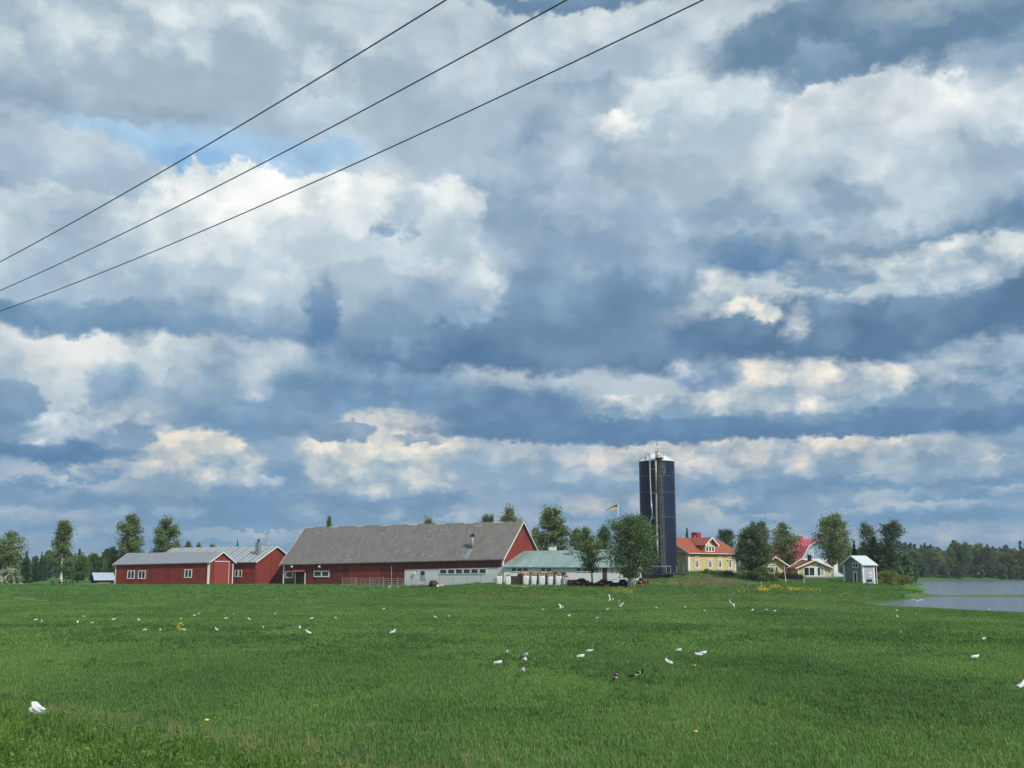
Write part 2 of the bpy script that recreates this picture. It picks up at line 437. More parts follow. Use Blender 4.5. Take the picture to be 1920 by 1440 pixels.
M['leaf_far'] = mat('far_forest_leaves', (.050, .096, .040), (.115, .180, .080), .7, .06, 3, island=.4, obj_rand=.4, trans=.1, lo=.2, hi=.8)
M['grass_a'] = mat('field_grass_blades', (0.069, 0.168, 0.040), (0.185, 0.325, 0.074), .5, .13, 6, (1, .36, 1), island=.24, trans=.28, spec=.35, lo=.36, hi=.64, coord='World')
M['grass_tall'] = mat('bank_grass_blades', (0.078, 0.168, 0.025), (0.168, 0.286, 0.050), .55, .5, 4, island=.45, trans=.28, spec=.3, lo=.25, hi=.8, coord='World')
M['grass_dry'] = mat('dry_grass_blades', (.17, .155, .065), (.36, .31, .17), .8, .4, 3, island=.6, trans=.2, lo=.2, hi=.8)
M['petal'] = mat('dandelion_yellow', (.72, .47, .010), (.84, .60, .02), .7, 9, 2)
M['stem'] = mat('green_stem', (.10, .17, .04), (.15, .22, .06), .7, 5, 2)
M['cable'] = mat('dark_power_cable', (.075, .078, .085), (.10, .10, .11), .6, 5, 2)
M['post_white'] = mat('white_plastic_stake', (.58, .56, .50), (.70, .68, .62), .7, 5, 2)
M['stake'] = mat('weathered_stake', (.33, .27, .19), (.45, .38, .28), .85, 6, 3)
M['flag_yellow'] = mat('yellow_pennant_cloth', (.72, .47, .02), (.80, .54, .04), .8, 6, 2)
M['flag_dark'] = mat('dark_pennant_cloth', (.09, .055, .06), (.13, .08, .08), .8, 6, 2)
M['tan'] = mat('tan_sacking', (.36, .24, .15), (.60, .50, .40), .9, 3, 4)
M['curtain'] = mat('pale_blind', (.30, .36, .36), (.42, .47, .46), .8, 3, 2)
M['green_deck'] = mat('green_painted_deck', (.03, .13, .12), (.05, .18, .16), .7, 4, 3)
M['orange'] = mat('orange_machine_paint', (.50, .20, .03), (.62, .27, .05), .6, 4, 3)

# ------------------------------------------------------------------ helpers: meshes, things, parts
class MB:
    """collects boxes, tubes and polygons; build() links them as one mesh object"""
    def __init__(s):
        s.v, s.f = [], []

    def poly(s, pts, faces):
        o = len(s.v)
        s.v += [tuple(p) for p in pts]
        s.f += [tuple(i + o for i in f) for f in faces]
        return s

    def box(s, x0, x1, y0, y1, z0, z1):
        return s.poly([(x0, y0, z0), (x1, y0, z0), (x1, y1, z0), (x0, y1, z0), (x0, y0, z1), (x1, y0, z1), (x1, y1, z1), (x0, y1, z1)],
                      [(0, 3, 2, 1), (4, 5, 6, 7), (0, 1, 5, 4), (1, 2, 6, 5), (2, 3, 7, 6), (3, 0, 4, 7)])

    def tube(s, p0, p1, r0, r1=None, n=8, cap=True):
        r1 = r0 if r1 is None else r1
        p0, p1 = Vector(p0), Vector(p1)
        d = (p1 - p0)
        if d.length < 1e-6:
            return s
        d.normalize()
        a = d.orthogonal().normalized()
        b = d.cross(a)
        pts = []
        for p, r in ((p0, r0), (p1, r1)):
            for i in range(n):
                t = 2 * math.pi * i / n
                pts.append(p + a * (math.cos(t) * r) + b * (math.sin(t) * r))
        fs = [(i, (i + 1) % n, n + (i + 1) % n, n + i) for i in range(n)]
        if cap:
            fs += [tuple(range(n - 1, -1, -1)), tuple(range(n, 2 * n))]
        return s.poly(pts, fs)

    def path(s, pts, radii, n=8):
        for i in range(len(pts) - 1):
            s.tube(pts[i], pts[i + 1], radii[i], radii[i + 1], n, cap=(i == 0 or i == len(pts) - 2))
        return s

    def prism(s, a, b):
        """closed solid between two polygons with the same number of corners"""
        n = len(a)
        fs = [tuple(range(n - 1, -1, -1)), tuple(range(n, 2 * n))]
        fs += [(i, (i + 1) % n, n + (i + 1) % n, n + i) for i in range(n)]
        return s.poly(list(a) + list(b), fs)

    def loft(s, rings, close=True):
        n = len(rings[0])
        pts = [p for r in rings for p in r]
        fs = []
        for k in range(len(rings) - 1):
            for i in range(n):
                j = (i + 1) % n
                fs.append((k * n + i, k * n + j, (k + 1) * n + j, (k + 1) * n + i))
        if close:
            fs += [tuple(range(n - 1, -1, -1)), tuple(range((len(rings) - 1) * n, len(rings) * n))]
        return s.poly(pts, fs)

    def mesh(s, name, m, smooth=False):
        me = bpy.data.meshes.new(name)
        me.from_pydata(s.v, [], s.f)
        bm = bmesh.new(); bm.from_mesh(me)
        bmesh.ops.recalc_face_normals(bm, faces=bm.faces)
        bm.to_mesh(me); bm.free()
        me.materials.append(m)
        if smooth:
            me.polygons.foreach_set('use_smooth', [True] * len(me.polygons))
        return me

    def build(s, name, m, parent=None, smooth=False):
        o = bpy.data.objects.new(name, s.mesh(name, m, smooth))
        col.objects.link(o)
        o.parent = parent
        return o


def tag(o, label=None, cat=None, group=None, kind=None):
    for k, v in (('label', label), ('category', cat), ('group', group), ('kind', kind)):
        if v:
            o[k] = v
    return o


def thing(name, label, cat, loc=(0, 0, 0), rz=0.0, group=None):
    e = bpy.data.objects.new(name, None)
    e.empty_display_size = 0.3
    col.objects.link(e)
    e.location = loc
    e.rotation_euler = (0, 0, rz)
    return tag(e, label, cat, group)


def dup_tree(root, loc, rz, label, group=None, scale=None):
    r = root.copy(); col.objects.link(r)
    r.location = loc; r.rotation_euler = (0, 0, rz)
    if scale:
        r.scale = scale
    tag(r, label, None, group)
    for ch in list(root.children):
        c = ch.copy(); col.objects.link(c); c.parent = r
        for g in ch.children:
            d = g.copy(); col.objects.link(d); d.parent = c
    return r


# ------------------------------------------------------------------ terrain
def sst(a, b, x):
    t = np.clip((x - a) / (b - a), 0, 1)
    return t * t * (3 - 2 * t)


_rng = np.random.default_rng(5)
_waves = [(_rng.uniform(.02, .35), _rng.uniform(0, 6.28), _rng.uniform(0, 6.28)) for _ in range(14)]


def bumps(x, y):
    z = np.zeros_like(x, dtype=float)
    for k, a, ph in _waves:
        z += np.sin((x * math.cos(a) + y * math.sin(a)) * k + ph) * (0.016 / (k + .12) ** .5)
    return z * .35


WATER_Z = -0.30
FAR0 = 445.0


def terrain(x, y):
    x = np.asarray(x, float); y = np.asarray(y, float)
    left = np.interp(y, [0, 120, 150, 178, 190, 260], [0, 0, .25, .62, .72, .9])
    mid = np.interp(y, [0, 112, 128, 150, 172, 185, 200, 260], [0, 0, .12, .55, 1.1, 1.15, 1.2, 1.2])
    right = np.interp(y, [0, 112, 128, 150, 165, 180, 196, 230], [0, 0, .10, .45, .85, 1.28, 1.95, 2.0])
    w1 = sst(-14, 0, x); w2 = sst(18, 34, x)
    z = left * (1 - w1) + w1 * (mid * (1 - w2) + right * w2)
    # knoll below the yellow house
    z = z + 1.45 * np.exp(-((x - 34.5) / 8.5) ** 2 - ((y - 189) / 9.0) ** 2) * (y < 300)
    z = z + .55 * np.exp(-((x - 26) / 7.0) ** 2 - ((y - 178) / 6.0) ** 2)
    # small hump by the cattle pen, road bank under the camera
    z = z + .45 * np.exp(-((x + 5.6) / 2.6) ** 2 - ((y - 166) / 3.0) ** 2)
    z = z + .9 * sst(14, 4, y) + .30 * sst(1.5, -2.0, y - 16.3 + .8 * (x + 2.6)) * sst(2, -5, x)
    z = z + bumps(x, y) * sst(0, 20, y)
    # far country beyond the farm
    z = z + 3.0 * sst(320, 900, y) * sst(60, -60, x - .3 * y) + 5.0 * sst(470, 1200, y)
    # flooded inlet on the right of the field
    L_ = 108 - (x - 34) * 3.4
    ins = np.minimum(np.minimum((y - L_) / 3.5, 143 + .05 * (x - 40) + 1.5 * np.sin(x * .13) - y), (x - 36.5 - .5 * np.maximum(0, y - 108)) * .8)
    near = 143 + .05 * (x - 40)
    z = np.where(y < near + 4, z - np.clip(ins * .16 + .06, 0, .95) - .42 * sst(-6, 2, ins), z)
    # strip of drowned meadow and the river behind it
    strip = sst(.36 * y, .36 * y + 5, x) * sst(141, 145, y) * (1 - sst(157, 163, y))
    z = np.where((y >= near - 2) & (y < 170) & (x > 44), z * (1 - strip) + strip * (-.275 + .035 * np.sin(x * .21) + .03 * np.sin(x * .5 + y)), z)
    S = .366 * y + 1.0 + 1.2 * np.sin(y * .07)
    far = FAR0 + .25 * (x - 160) + 6 * np.sin(x * .03)
    riv = np.minimum(np.minimum((x - S) * .16, (y - 161) * .25), (far - y) * .12)
    z = np.where(riv > -1.6, z + (-1.3 - z) * sst(-1.6, 1.2, riv), z)
    return z


def ground(x, y):
    return float(terrain(np.array([x]), np.array([y]))[0])


def hit(px, py, ymax=420.0):
    """where the line of sight of a photograph pixel meets the ground"""
    d = ray(px, py)
    ts = np.linspace(8, ymax, 2400) / d.y
    X, Y, Z = d.x * ts, d.y * ts, CAM_Z + d.z * ts
    under = np.nonzero(Z <= np.maximum(terrain(X, Y), WATER_Z))[0]
    i = under[0] if len(under) else len(ts) - 1
    x, y = float(X[i]), float(Y[i])
    return Vector((x, y, max(ground(x, y), WATER_Z)))


def on_ground(px, Y):
    x = (px - 960.0) / FPX * Y / (math.cos(PITCH))      # close enough for things near the horizon row
    p = at(px, HORIZON, Y)
    return Vector((p.x, Y, ground(p.x, Y)))


def patch(x, y, px, py, rx, ry, Y=None):
    c = hit(px, py) if Y is None else on_ground(px, Y)
    return np.exp(-((x - c.x) / rx) ** 2 - ((y - c.y) / ry) ** 2)


def build_ground():
    xs = np.concatenate([-np.geomspace(70, 4000, 40)[::-1], np.arange(-69, 92, 1.0), np.geomspace(92, 4000, 40)])
    ys = np.concatenate([np.linspace(-60, 8, 12), np.arange(9, 232, .9), np.geomspace(232, 4500, 70)])
    X, Y = np.meshgrid(xs, ys)
    Z = terrain(X, Y)
    nx, ny = len(xs), len(ys)
    v = np.stack([X, Y, Z], -1).reshape(-1, 3)
    i = np.arange(nx * ny).reshape(ny, nx)
    f = np.stack([i[:-1, :-1], i[:-1, 1:], i[1:, 1:], i[1:, :-1]], -1).reshape(-1, 4)
    me = bpy.data.meshes.new('ground')
    me.from_pydata(v.tolist(), [], f.tolist())
    me.polygons.foreach_set('use_smooth', [True] * len(me.polygons))
    x, y = v[:, 0], v[:, 1]
    dry = np.zeros(len(x)); dry_bare = np.zeros(len(x))
    dry += .75 * patch(x, y, 1320, 1094, 9, 5) + .45 * patch(x, y, 1370, 1088, 4, 5) + .5 * patch(x, y, 1270, 1100, 4, 3)
    for k in range(14):                                     # drainage furrow on the left of the field
        dry_bare += .9 * patch(x, y, k * 11 - 6, 1116 + k * 1.25, 1.1, 1.1)
    dry = dry + dry_bare
    for a in range(850, 1680, 26):                          # field margin
        dry += .30 * patch(x, y, a, 1121 + 3 * math.sin(a * .05), 2.2, .8)
    dry += .5 * patch(x, y, 1330, 1108, 3, 1.2)
    dry += .34 * sst(44, 52, x) * sst(134, 140, y) * (1 - sst(164, 172, y))
    for a in range(140, 215, 12):
        dry += .8 * patch(x, y, a, 1094.5, 2.0, 2.5)
    sand = patch(x, y, 974, 1099.5, 2.0, 1.4) + .55 * patch(x, y, 1003, 1099, 3.2, 1.2) + .35 * patch(x, y, 985, 1104, 1.6, 1.0)
    for a in range(985, 1240, 20):
        sand += .12 * patch(x, y, a, 1096, 2, 1)
    sand += .7 * sst(.55, .0, np.abs(terrain(x, y) - WATER_Z)) * ((y > 400))
    for nm, val in (('dry', dry), ('sand', sand)):
        at_ = me.attributes.new(nm, 'FLOAT', 'POINT')
        at_.data.foreach_set('value', np.clip(val, 0, 1).astype(np.float32))
    global BARE
    BARE = (xs, ys, np.clip(np.maximum(dry_bare, sand), 0, 1).reshape(len(ys), len(xs)))
    m = bpy.data.materials.new('meadow')
    m.use_nodes = True
    nt = m.node_tree; N, L = nt.nodes, nt.links
    p = N['Principled BSDF']
    p.inputs['Roughness'].default_value = .9
    p.inputs['Specular IOR Level'].default_value = .15
    tc = N.new('ShaderNodeTexCoord')

    def nz(scale, det, rough, st=(1, 1, 1)):
        mp = N.new('ShaderNodeMapping'); mp.inputs['Scale'].default_value = st
        L.new(tc.outputs['Object'], mp.inputs[0])
        n = N.new('ShaderNodeTexNoise')
        n.inputs['Scale'].default_value = scale; n.inputs['Detail'].default_value = det; n.inputs['Roughness'].default_value = rough
        L.new(mp.outputs[0], n.inputs['Vector'])
        return n.outputs['Fac']

    def ramp(f, a, b):
        r = N.new('ShaderNodeMapRange'); r.inputs[1].default_value = a; r.inputs[2].default_value = b
        L.new(f, r.inputs[0]); return r.outputs[0]

    def mx(f, a, b):
        n = N.new('ShaderNodeMix'); n.data_type = 'RGBA'
        for s, val in ((n.inputs[0], f), (n.inputs[6], a), (n.inputs[7], b)):
            if hasattr(val, 'is_output'):
                L.new(val, s)
            else:
                s.default_value = val
        return n.outputs[2]

    fine = nz(3.2, 8, .75)
    mid_ = nz(.10, 6, .62, (1, .45, 1))
    c = mx(ramp(fine, .34, .68), (.044, .125, .026, 1), (.098, .215, .047, 1))
    c = mx(ramp(mid_, .44, .62), c, mx(ramp(fine, .35, .7), (.034, .098, .022, 1), (.078, .178, .039, 1)))
    c = mx(ramp(nz(.35, 6, .7, (1, .5, 1)), .60, .80), c, (.105, .165, .045, 1))
    ad = N.new('ShaderNodeAttribute'); ad.attribute_name = 'dry'
    asd = N.new('ShaderNodeAttribute'); asd.attribute_name = 'sand'

    def edge(att, f):
        a = N.new('ShaderNodeMath'); a.operation = 'MULTIPLY_ADD'
        L.new(f, a.inputs[0]); a.inputs[1].default_value = 1.5; a.inputs[2].default_value = -.75
        b = N.new('ShaderNodeMath'); b.operation = 'ADD'
        L.new(att.outputs['Fac'], b.inputs[0]); L.new(a.outputs[0], b.inputs[1])
        return ramp(b.outputs[0], .30, .62)
    edge_n = nz(1.1, 6, .7)
    dn = N.new('ShaderNodeMath'); dn.operation = 'MULTIPLY'
    L.new(edge(ad, edge_n), dn.inputs[0]); L.new(ramp(ad.outputs['Fac'], .02, .2), dn.inputs[1])
    sn = N.new('ShaderNodeMath'); sn.operation = 'MULTIPLY'
    L.new(edge(asd, edge_n), sn.inputs[0]); L.new(ramp(asd.outputs['Fac'], .02, .2), sn.inputs[1])
    c = mx(dn.outputs[0], c, mx(fine, (.15, .13, .055, 1), (.30, .25, .14, 1)))
    c = mx(sn.outputs[0], c, mx(ramp(fine, .3, .7), (.22, .165, .10, 1), (.46, .36, .22, 1)))
    L.new(c, p.inputs['Base Color'])
    b = N.new('ShaderNodeBump'); b.inputs['Strength'].default_value = .8; b.inputs['Distance'].default_value = .12
    L.new(fine, b.inputs['Height']); L.new(b.outputs[0], p.inputs['Normal'])
    me.materials.append(m)
    o = bpy.data.objects.new('ground', me)
    col.objects.link(o)
    tag(o, 'green meadow running from the road to the farm and river', 'field', kind='structure')


build_ground()


def bare(x, y):
    """how bare the soil is (furrow, sand)"""
    xs, ys, b_ = BARE
    i = np.clip(np.searchsorted(xs, x), 0, len(xs) - 1); j = np.clip(np.searchsorted(ys, y), 0, len(ys) - 1)
    return b_[j, i]


def build_water():
    m = bpy.data.materials.new('river_water')
    m.use_nodes = True
    nt = m.node_tree; N, L = nt.nodes, nt.links
    p = N['Principled BSDF']
    p.inputs['Base Color'].default_value = (.12, .135, .145, 1)
    p.inputs['Roughness'].default_value = .16
    p.inputs['IOR'].default_value = 1.33
    p.inputs['Specular IOR Level'].default_value = .55
    tc = N.new('ShaderNodeTexCoord')
    mp = N.new('ShaderNodeMapping'); mp.inputs['Scale'].default_value = (.5, 1.5, 1)
    L.new(tc.outputs['Object'], mp.inputs[0])
    n = N.new('ShaderNodeTexNoise'); n.inputs['Scale'].default_value = .55; n.inputs['Detail'].default_value = 6; n.inputs['Roughness'].default_value = .6
    L.new(mp.outputs[0], n.inputs['Vector'])
    b = N.new('ShaderNodeBump'); b.inputs['Strength'].default_value = .55; b.inputs['Distance'].default_value = .5
    L.new(n.outputs['Fac'], b.inputs['Height']); L.new(b.outputs[0], p.inputs['Normal'])
    mb = MB()
    mb.poly([(30, 40, WATER_Z), (900, 40, WATER_Z), (900, 700, WATER_Z), (30, 700, WATER_Z)], [(0, 1, 2, 3)])
    o = mb.build('water', m)
    tag(o, 'grey blue river water beside the flooded meadow', 'river', kind='structure')


build_water()

# ------------------------------------------------------------------ buildings
def project(p):
    """photograph pixel of a point (used to read lengths off the photograph)"""
    d = Vector(p) - Vector((0, 0, CAM_Z))
    f = d.y * math.cos(PITCH) + d.z * math.sin(PITCH)
    u_ = -d.y * math.sin(PITCH) + d.z * math.cos(PITCH)
    return 960 + FPX * d.x / f, 720 - FPX * u_ / f


class Bld:
    """local frame: x along the front wall, y into the building, z up; origin at the front left corner on the ground"""
    def __init__(s, name, label, cat, px, Y, theta, side='R', other_px=None, L=None, apex_px=None, W=None, base=None, group=None):
        th = R(theta)
        s.ax = Vector((math.cos(th), -math.sin(th), 0)); s.ay = Vector((math.sin(th), math.cos(th), 0))
        c = at(px, HORIZON + 8, Y); c.z = 0
        sg = -1 if side == 'R' else 1
        if L is None:
            L = s.solve(lambda t: project(c + s.ax * (sg * t) + Vector((0, 0, 3)))[0] - other_px)
        if side == 'R':
            o = c - s.ax * L
        else:
            o = c
        if W is None:
            q = c
            W = 2 * s.solve(lambda t: project(q + s.ay * t + Vector((0, 0, 6)))[0] - apex_px)
        s.L, s.W = L, W
        mid = o + s.ax * (L / 2) + s.ay * (W / 2)
        s.base = (min(ground(*(o + s.ax * (L * i) + s.ay * (W * j)).xy) for i in (0, 1) for j in (0, 1)) if base is None else base)
        s.o = Vector((o.x, o.y, s.base))
        s.e = thing(name, label, cat, s.o, -th, group)

    @staticmethod
    def solve(f, lo=.3, hi=90.0):
        flo = f(lo)
        for _ in range(60):
            m = (lo + hi) / 2
            if (f(m) > 0) == (flo > 0):
                lo = m
            else:
                hi = m
        return (lo + hi) / 2

    def world(s, x, y, z):
        return s.o + s.ax * x + s.ay * y + Vector((0, 0, z))

    def front(s, px, py, y=0.0):
        """photograph pixel -> (x, z) on the plane of the front wall"""
        d = ray(px, py); c = Vector((0, 0, CAM_Z))
        p0 = s.world(0, y, 0)
        t = (p0 - c).dot(s.ay) / d.dot(s.ay)
        q = c + d * t - s.o
        return q.dot(s.ax), q.z

    def end(s, px, py, x):
        """photograph pixel -> (y, z) on the plane of an end wall"""
        d = ray(px, py); c = Vector((0, 0, CAM_Z))
        p0 = s.world(x, 0, 0)
        t = (p0 - c).dot(s.ax) / d.dot(s.ax)
        q = c + d * t - s.o
        return q.dot(s.ay), q.z

    def zat(s, x, y, py):
        """height of a pixel row over a place of the plan"""
        w = s.world(x, y, 0)
        return at(960, py, w.y).z - s.base


def gable(b, el, er, rl, rr, wall, roof, oe=.5, og=.4, t=.14, barge='white', sink=.6, wall_name='wall', panels=None, back_eave=None):
    """walls, roof slopes and verge boards; el er rl rr: eave and ridge heights at the left and right end"""
    L, W = b.L, b.W
    H = W / 2
    A = [(0, 0, -sink), (0, W, -sink), (0, W, el), (0, H, rl), (0, 0, el)]
    B = [(L, 0, -sink), (L, W, -sink), (L, W, er), (L, H, rr), (L, 0, er)]
    MB().prism(A, B).build(wall_name, M[wall], b.e)

    def zz(x, d, up=0.0):              # roof underside at distance d from the wall line
        k = (x + og) / (L + 2 * og)
        e_, r_ = el + (er - el) * k, rl + (rr - rl) * k
        return e_ + (r_ - e_) * d / H + up
    lift = .02

    def slab(x0, x1, sgn, d0=-oe, d1=H, tt=t, li=lift):
        def P(x, d, up):
            y = d if sgn > 0 else W - d
            return (x, y, zz(x, d, up))
        a = [P(x0, d0, li), P(x1, d0, li), P(x1, d1, li), P(x0, d1, li)]
        c = [P(x0, d0, li + tt), P(x1, d0, li + tt), P(x1, d1, li + tt), P(x0, d1, li + tt)]
        return a, c
    if panels:
        n, mats = panels
        w = (L + 2 * og) / n
        for i in range(n):
            x0 = -og + i * w
            a, c = slab(x0 + .02, x0 + w - .02, 1)
            rp = MB().prism(a, c).build('roof_panel', M[mats[1 + i % 2]], b.e)
            a, c = slab(x0 - .09, x0 + .09, 1, tt=t + .05)
            MB().prism(a, c).build('standing_seam', M[mats[0]], rp)
        a, c = slab(-og, L + og, -1)
        MB().prism(a, c).build('roof_slope', M[roof], b.e)
    else:
        for sgn in (1, -1):
            a, c = slab(-og, L + og, sgn, d1=H + (.0 if sgn > 0 else -.002))
            MB().prism(a, c).build('roof_slope', M[roof], b.e)
    if barge:
        bw = .24
        for x0, x1 in ((-og - .05, -og - .003), (L + og + .003, L + og + .05)):
            for sgn in (1, -1):
                def P(x, d, up):
                    y = d if sgn > 0 else W - d
                    return (x, y, zz(min(max(x, -og), L + og), d, up))
                e_ = -oe - .03
                a = [P(x0, e_, lift + t + .03 - bw), P(x0, e_, lift + t + .03), P(x0, H, lift + t + .03), P(x0, H, lift + t + .03 - bw)]
                c = [P(x1, e_, lift + t + .03 - bw), P(x1, e_, lift + t + .03), P(x1, H, lift + t + .03), P(x1, H, lift + t + .03 - bw)]
                MB().prism(a, c).build('verge_board', M[barge], b.e)
    b.zz = zz
    return zz


def corner_boards(b, spec, m='white', w=.22):
    for (x, y, sx, sy, h) in spec:
        mb = MB()
        x0, x1 = (x - .03, x + w) if sx > 0 else (x - w, x + .03)
        y0, y1 = (y - .03, y + w) if sy > 0 else (y - w, y + .03)
        mb.box(x0, x1, y0, y1, -.3, h)
        mb.build('corner_board', M[m], b.e)


def on_front(b, y=0.0):
    return lambda a, z, out: (a, y - out, z)


def on_end(b, x):
    s = 1 if x > 0 else -1
    return lambda a, z, out: (x + s * out, a, z)


def quadbox(mb, P, a0, a1, z0, z1, o0, o1):
    mb.prism([P(a0, z0, o0), P(a1, z0, o0), P(a1, z1, o0), P(a0, z1, o0)], [P(a0, z0, o1), P(a1, z0, o1), P(a1, z1, o1), P(a0, z1, o1)])


def window(b, P, a0, a1, z0, z1, cols=2, rows=1, fw=.11, frame='white', glass='glass', name='window', depth=.08, mull=.07):
    """frame proud of the wall, panes set back inside it"""
    if a0 > a1:
        a0, a1 = a1, a0
    if z0 > z1:
        z0, z1 = z1, z0
    mb = MB()
    quadbox(mb, P, a0 - fw, a0, z0 - fw, z1 + fw, -.02, depth)
    quadbox(mb, P, a1, a1 + fw, z0 - fw, z1 + fw, -.02, depth)
    quadbox(mb, P, a0, a1, z1, z1 + fw, -.02, depth - .003)
    quadbox(mb, P, a0, a1, z0 - fw, z0, -.02, depth + .03)
    cw = (a1 - a0 - mull * (cols - 1)) / cols
    rh = (z1 - z0 - mull * (rows - 1)) / rows
    for i in range(1, cols):
        x = a0 + i * cw + (i - 1) * mull
        quadbox(mb, P, x, x + mull, z0, z1, -.02, depth - .02)
    for j in range(1, rows):
        for i in range(cols):
            x = a0 + i * (cw + mull)
            z = z0 + j * rh + (j - 1) * mull
            quadbox(mb, P, x, x + cw, z, z + mull, -.02, depth - .025)
    f = mb.build(name, M[frame], b.e)
    for i in range(cols):
        for j in range(rows):
            x = a0 + i * (cw + mull); z = z0 + j * (rh + mull)
            pm = MB(); quadbox(pm, P, x, x + cw, z, z + rh, -.02, .012)
            g = glass if isinstance(glass, str) else glass[(i + j) % len(glass)]
            pm.build('pane', M[g], f)
    return f


def pane_px(b, kind, x0, y0, x1, y1, x=0.0, **kw):
    """window read off the photograph by its pixel rectangle"""
    if kind == 'front':
        a0, z1 = b.front((x0), y0); a1, z0 = b.front(x1, y1)
        z1 = (z1 + b.front(x1, y0)[1]) / 2
        return window(b, on_front(b), a0, a1, z0, z1, **kw)
    a0, z1 = b.end(x0, y0, x); a1, z0 = b.end(x1, y1, x)
    return window(b, on_end(b, x), a0, a1, z0, z1, **kw)


def stack(b, x, y, z0, z1, w, m, cap=None, flue=None, name='chimney', d=None):
    d = d or w
    c = MB().box(x - w / 2, x + w / 2, y - d / 2, y + d / 2, z0, z1).build(name, M[m], b.e)
    if cap:
        k = MB().box(x - w * .68, x + w * .68, y - d * .68, y + d * .68, z1 + .20, z1 + .27)
        for sx in (-1, 1):
            for sy in (-1, 1):
                k.box(x + sx * w * .42 - .03, x + sx * w * .42 + .03, y + sy * d * .42 - .03, y + sy * d * .42 + .03, z1, z1 + .2)
        k.build('cowl', M[cap], c)
    if flue:
        MB().tube((x, y, z1), (x, y, z1 + flue), w * .28, w * .28, 10).build('flue', M['dark_metal'], c)
    return c


# ---- long low machine shed on the left
b = Bld('machine_shed', 'long low red shed with plain grey roof and white framed windows, leftmost barn', 'shed', 391, 196, 22, 'R', other_px=216, apex_px=416)
el, er = b.zat(0, 0, 1058), b.zat(b.L, 0, 1054)
rl, rr = b.zat(0, b.W / 2, 1038.5), b.zat(b.L, b.W / 2, 1036)
gable(b, el, er, rl, rr, 'red_wood', 'grey_tin', oe=.35, og=.35)
corner_boards(b, [(0, 0, 1, 1, el), (b.L, 0, -1, 1, er), (b.L, b.W, -1, -1, er)])
for x0, x1, y0, y1 in ((240.5, 251, 1071, 1084), (260.5, 271.5, 1071, 1084), (347.5, 358.5, 1069, 1082)):
    pane_px(b, 'front', x0, y0, x1, y1, cols=2, fw=.14, mull=.12)
MB().tube((b.L - .12, -.16, 0), (b.L - .12, -.16, er - .2), .05).tube((b.L - .12, -.16, er - .2), (b.L - .12, -.42, er - .02), .05).build('downpipe', M['white'], b.e)
P = on_end(b, b.L)
a0, z1 = b.end(402, 1053, b.L); a1, z0 = b.end(427, 1096, b.L)
door = MB(); quadbox(door, P, a0, a1, .05, z1, -.01, .06); door = door.build('sliding_door', M['red_door'], b.e)
r_ = MB(); quadbox(r_, P, a0 - .1, a1 + .2, z1, z1 + .13, -.01, .12); r_.build('door_track', M['white'], door)
r_ = MB(); quadbox(r_, P, a1, a1 + .12, .05, z1, -.01, .09); r_.build('door_trim', M['white'], door)
SHED_MACHINE = b

# ---- shed with the striped tin roof behind it
b = Bld('striped_roof_shed', 'red shed with striped tin roof and grey chimney, between long shed and big barn', 'shed', 479, 203, 24, 'R', L=25.0, apex_px=517, base=.55)
er = b.zat(b.L, 0, 1053); el = er - .25
rr = b.zat(b.L, b.W / 2, 1025.5); rl = rr - .1
gable(b, el, er, rl, rr, 'red_wood', 'dull_tin', oe=.45, og=.35, panels=(22, ['bright_tin', 'dull_tin', 'mid_tin']))
pane_px(b, 'front', 441.5, 1070, 452.5, 1081, cols=2, fw=.1, mull=.35, glass='glass')
x, z = b.front(483, 1030, y=2.6)
stack(b, x, 2.8, b.zz(x, 2.6) - .3, b.zat(x, 2.8, 1017), .82, 'dull_tin', flue=.62)
MB().box(b.L - .02, b.L + .14, .1, .9, -.2, .12).build('door_step', M['concrete'], b.e)

# ---- the big barn
b = Bld('big_barn', 'big red barn with huge weathered grey roof and white lower wall', 'barn', 943.5, 180, 28, 'R', other_px=531, apex_px=978)
L, W = b.L, b.W
el, er = b.zat(0, 0, 1054.5), b.zat(L, 0, 1044.5)
rl, rr = b.zat(0, W / 2, 990.5), b.zat(L, W / 2, 979.5)
gable(b, el, er, rl, rr, 'dark_red_wood', 'asbestos', oe=.55, og=.45, t=.16)
MB().box(L + .004, L + .03, .25, W - .25, -.3, er - .1).build('lit_gable_boarding', M['red_wood'], b.e)  # brighter red overlay, sunlight on the gable painted into the colour
MB().prism([(L + .004, .3, er - .1), (L + .004, W - .3, er - .1), (L + .004, W / 2, rr - .45)], [(L + .03, .3, er - .1), (L + .03, W - .3, er - .1), (L + .03, W / 2, rr - .45)]).build('lit_gable_boarding', M['red_wood'], b.e)
corner_boards(b, [(0, 0, 1, 1, el), (L, 0, -1, 1, er)], w=.28)
k0 = b.front(759, 1068)[0]
zt0, zt1 = b.front(759, 1068)[1], b.front(940, 1064)[1]
MB().prism([(k0, -.05, -.5), (L - .06, -.05, -.5), (L - .06, -.05, zt1), (k0, -.05, zt0)], [(k0, .02, -.5), (L - .06, .02, -.5), (L - .06, .02, zt1), (k0, .02, zt0)]).build('white_wall', M['white_wall'], b.e)
P = lambda a, z, out: (a, -.05 - out, z)
for x0, x1 in ((825.5, 837.5), (840.5, 852.5), (855, 867), (869.5, 881.5), (884, 896.5), (899.5, 911.5)):
    a0, z1 = b.front(x0, 1068 - (x0 - 825) * .012); a1, z0 = b.front(x1, 1075.3 - (x0 - 825) * .012)
    window(b, P, a0, a1, z0, z1, cols=1, fw=.09)
a0, z1 = b.front(789, 1070); a1, z0 = b.front(797.5, 1088)
d = MB(); quadbox(d, P, a0, a1, z0, z1, -.02, .05); d = d.build('side_door', M['curtain'], b.e)
d2 = MB(); quadbox(d2, P, a0 + .12, a1 - .12, z0 + .9, z1 - .12, .05, .07); d2.build('door_glass', M['glass'], d)
P = on_front(b)
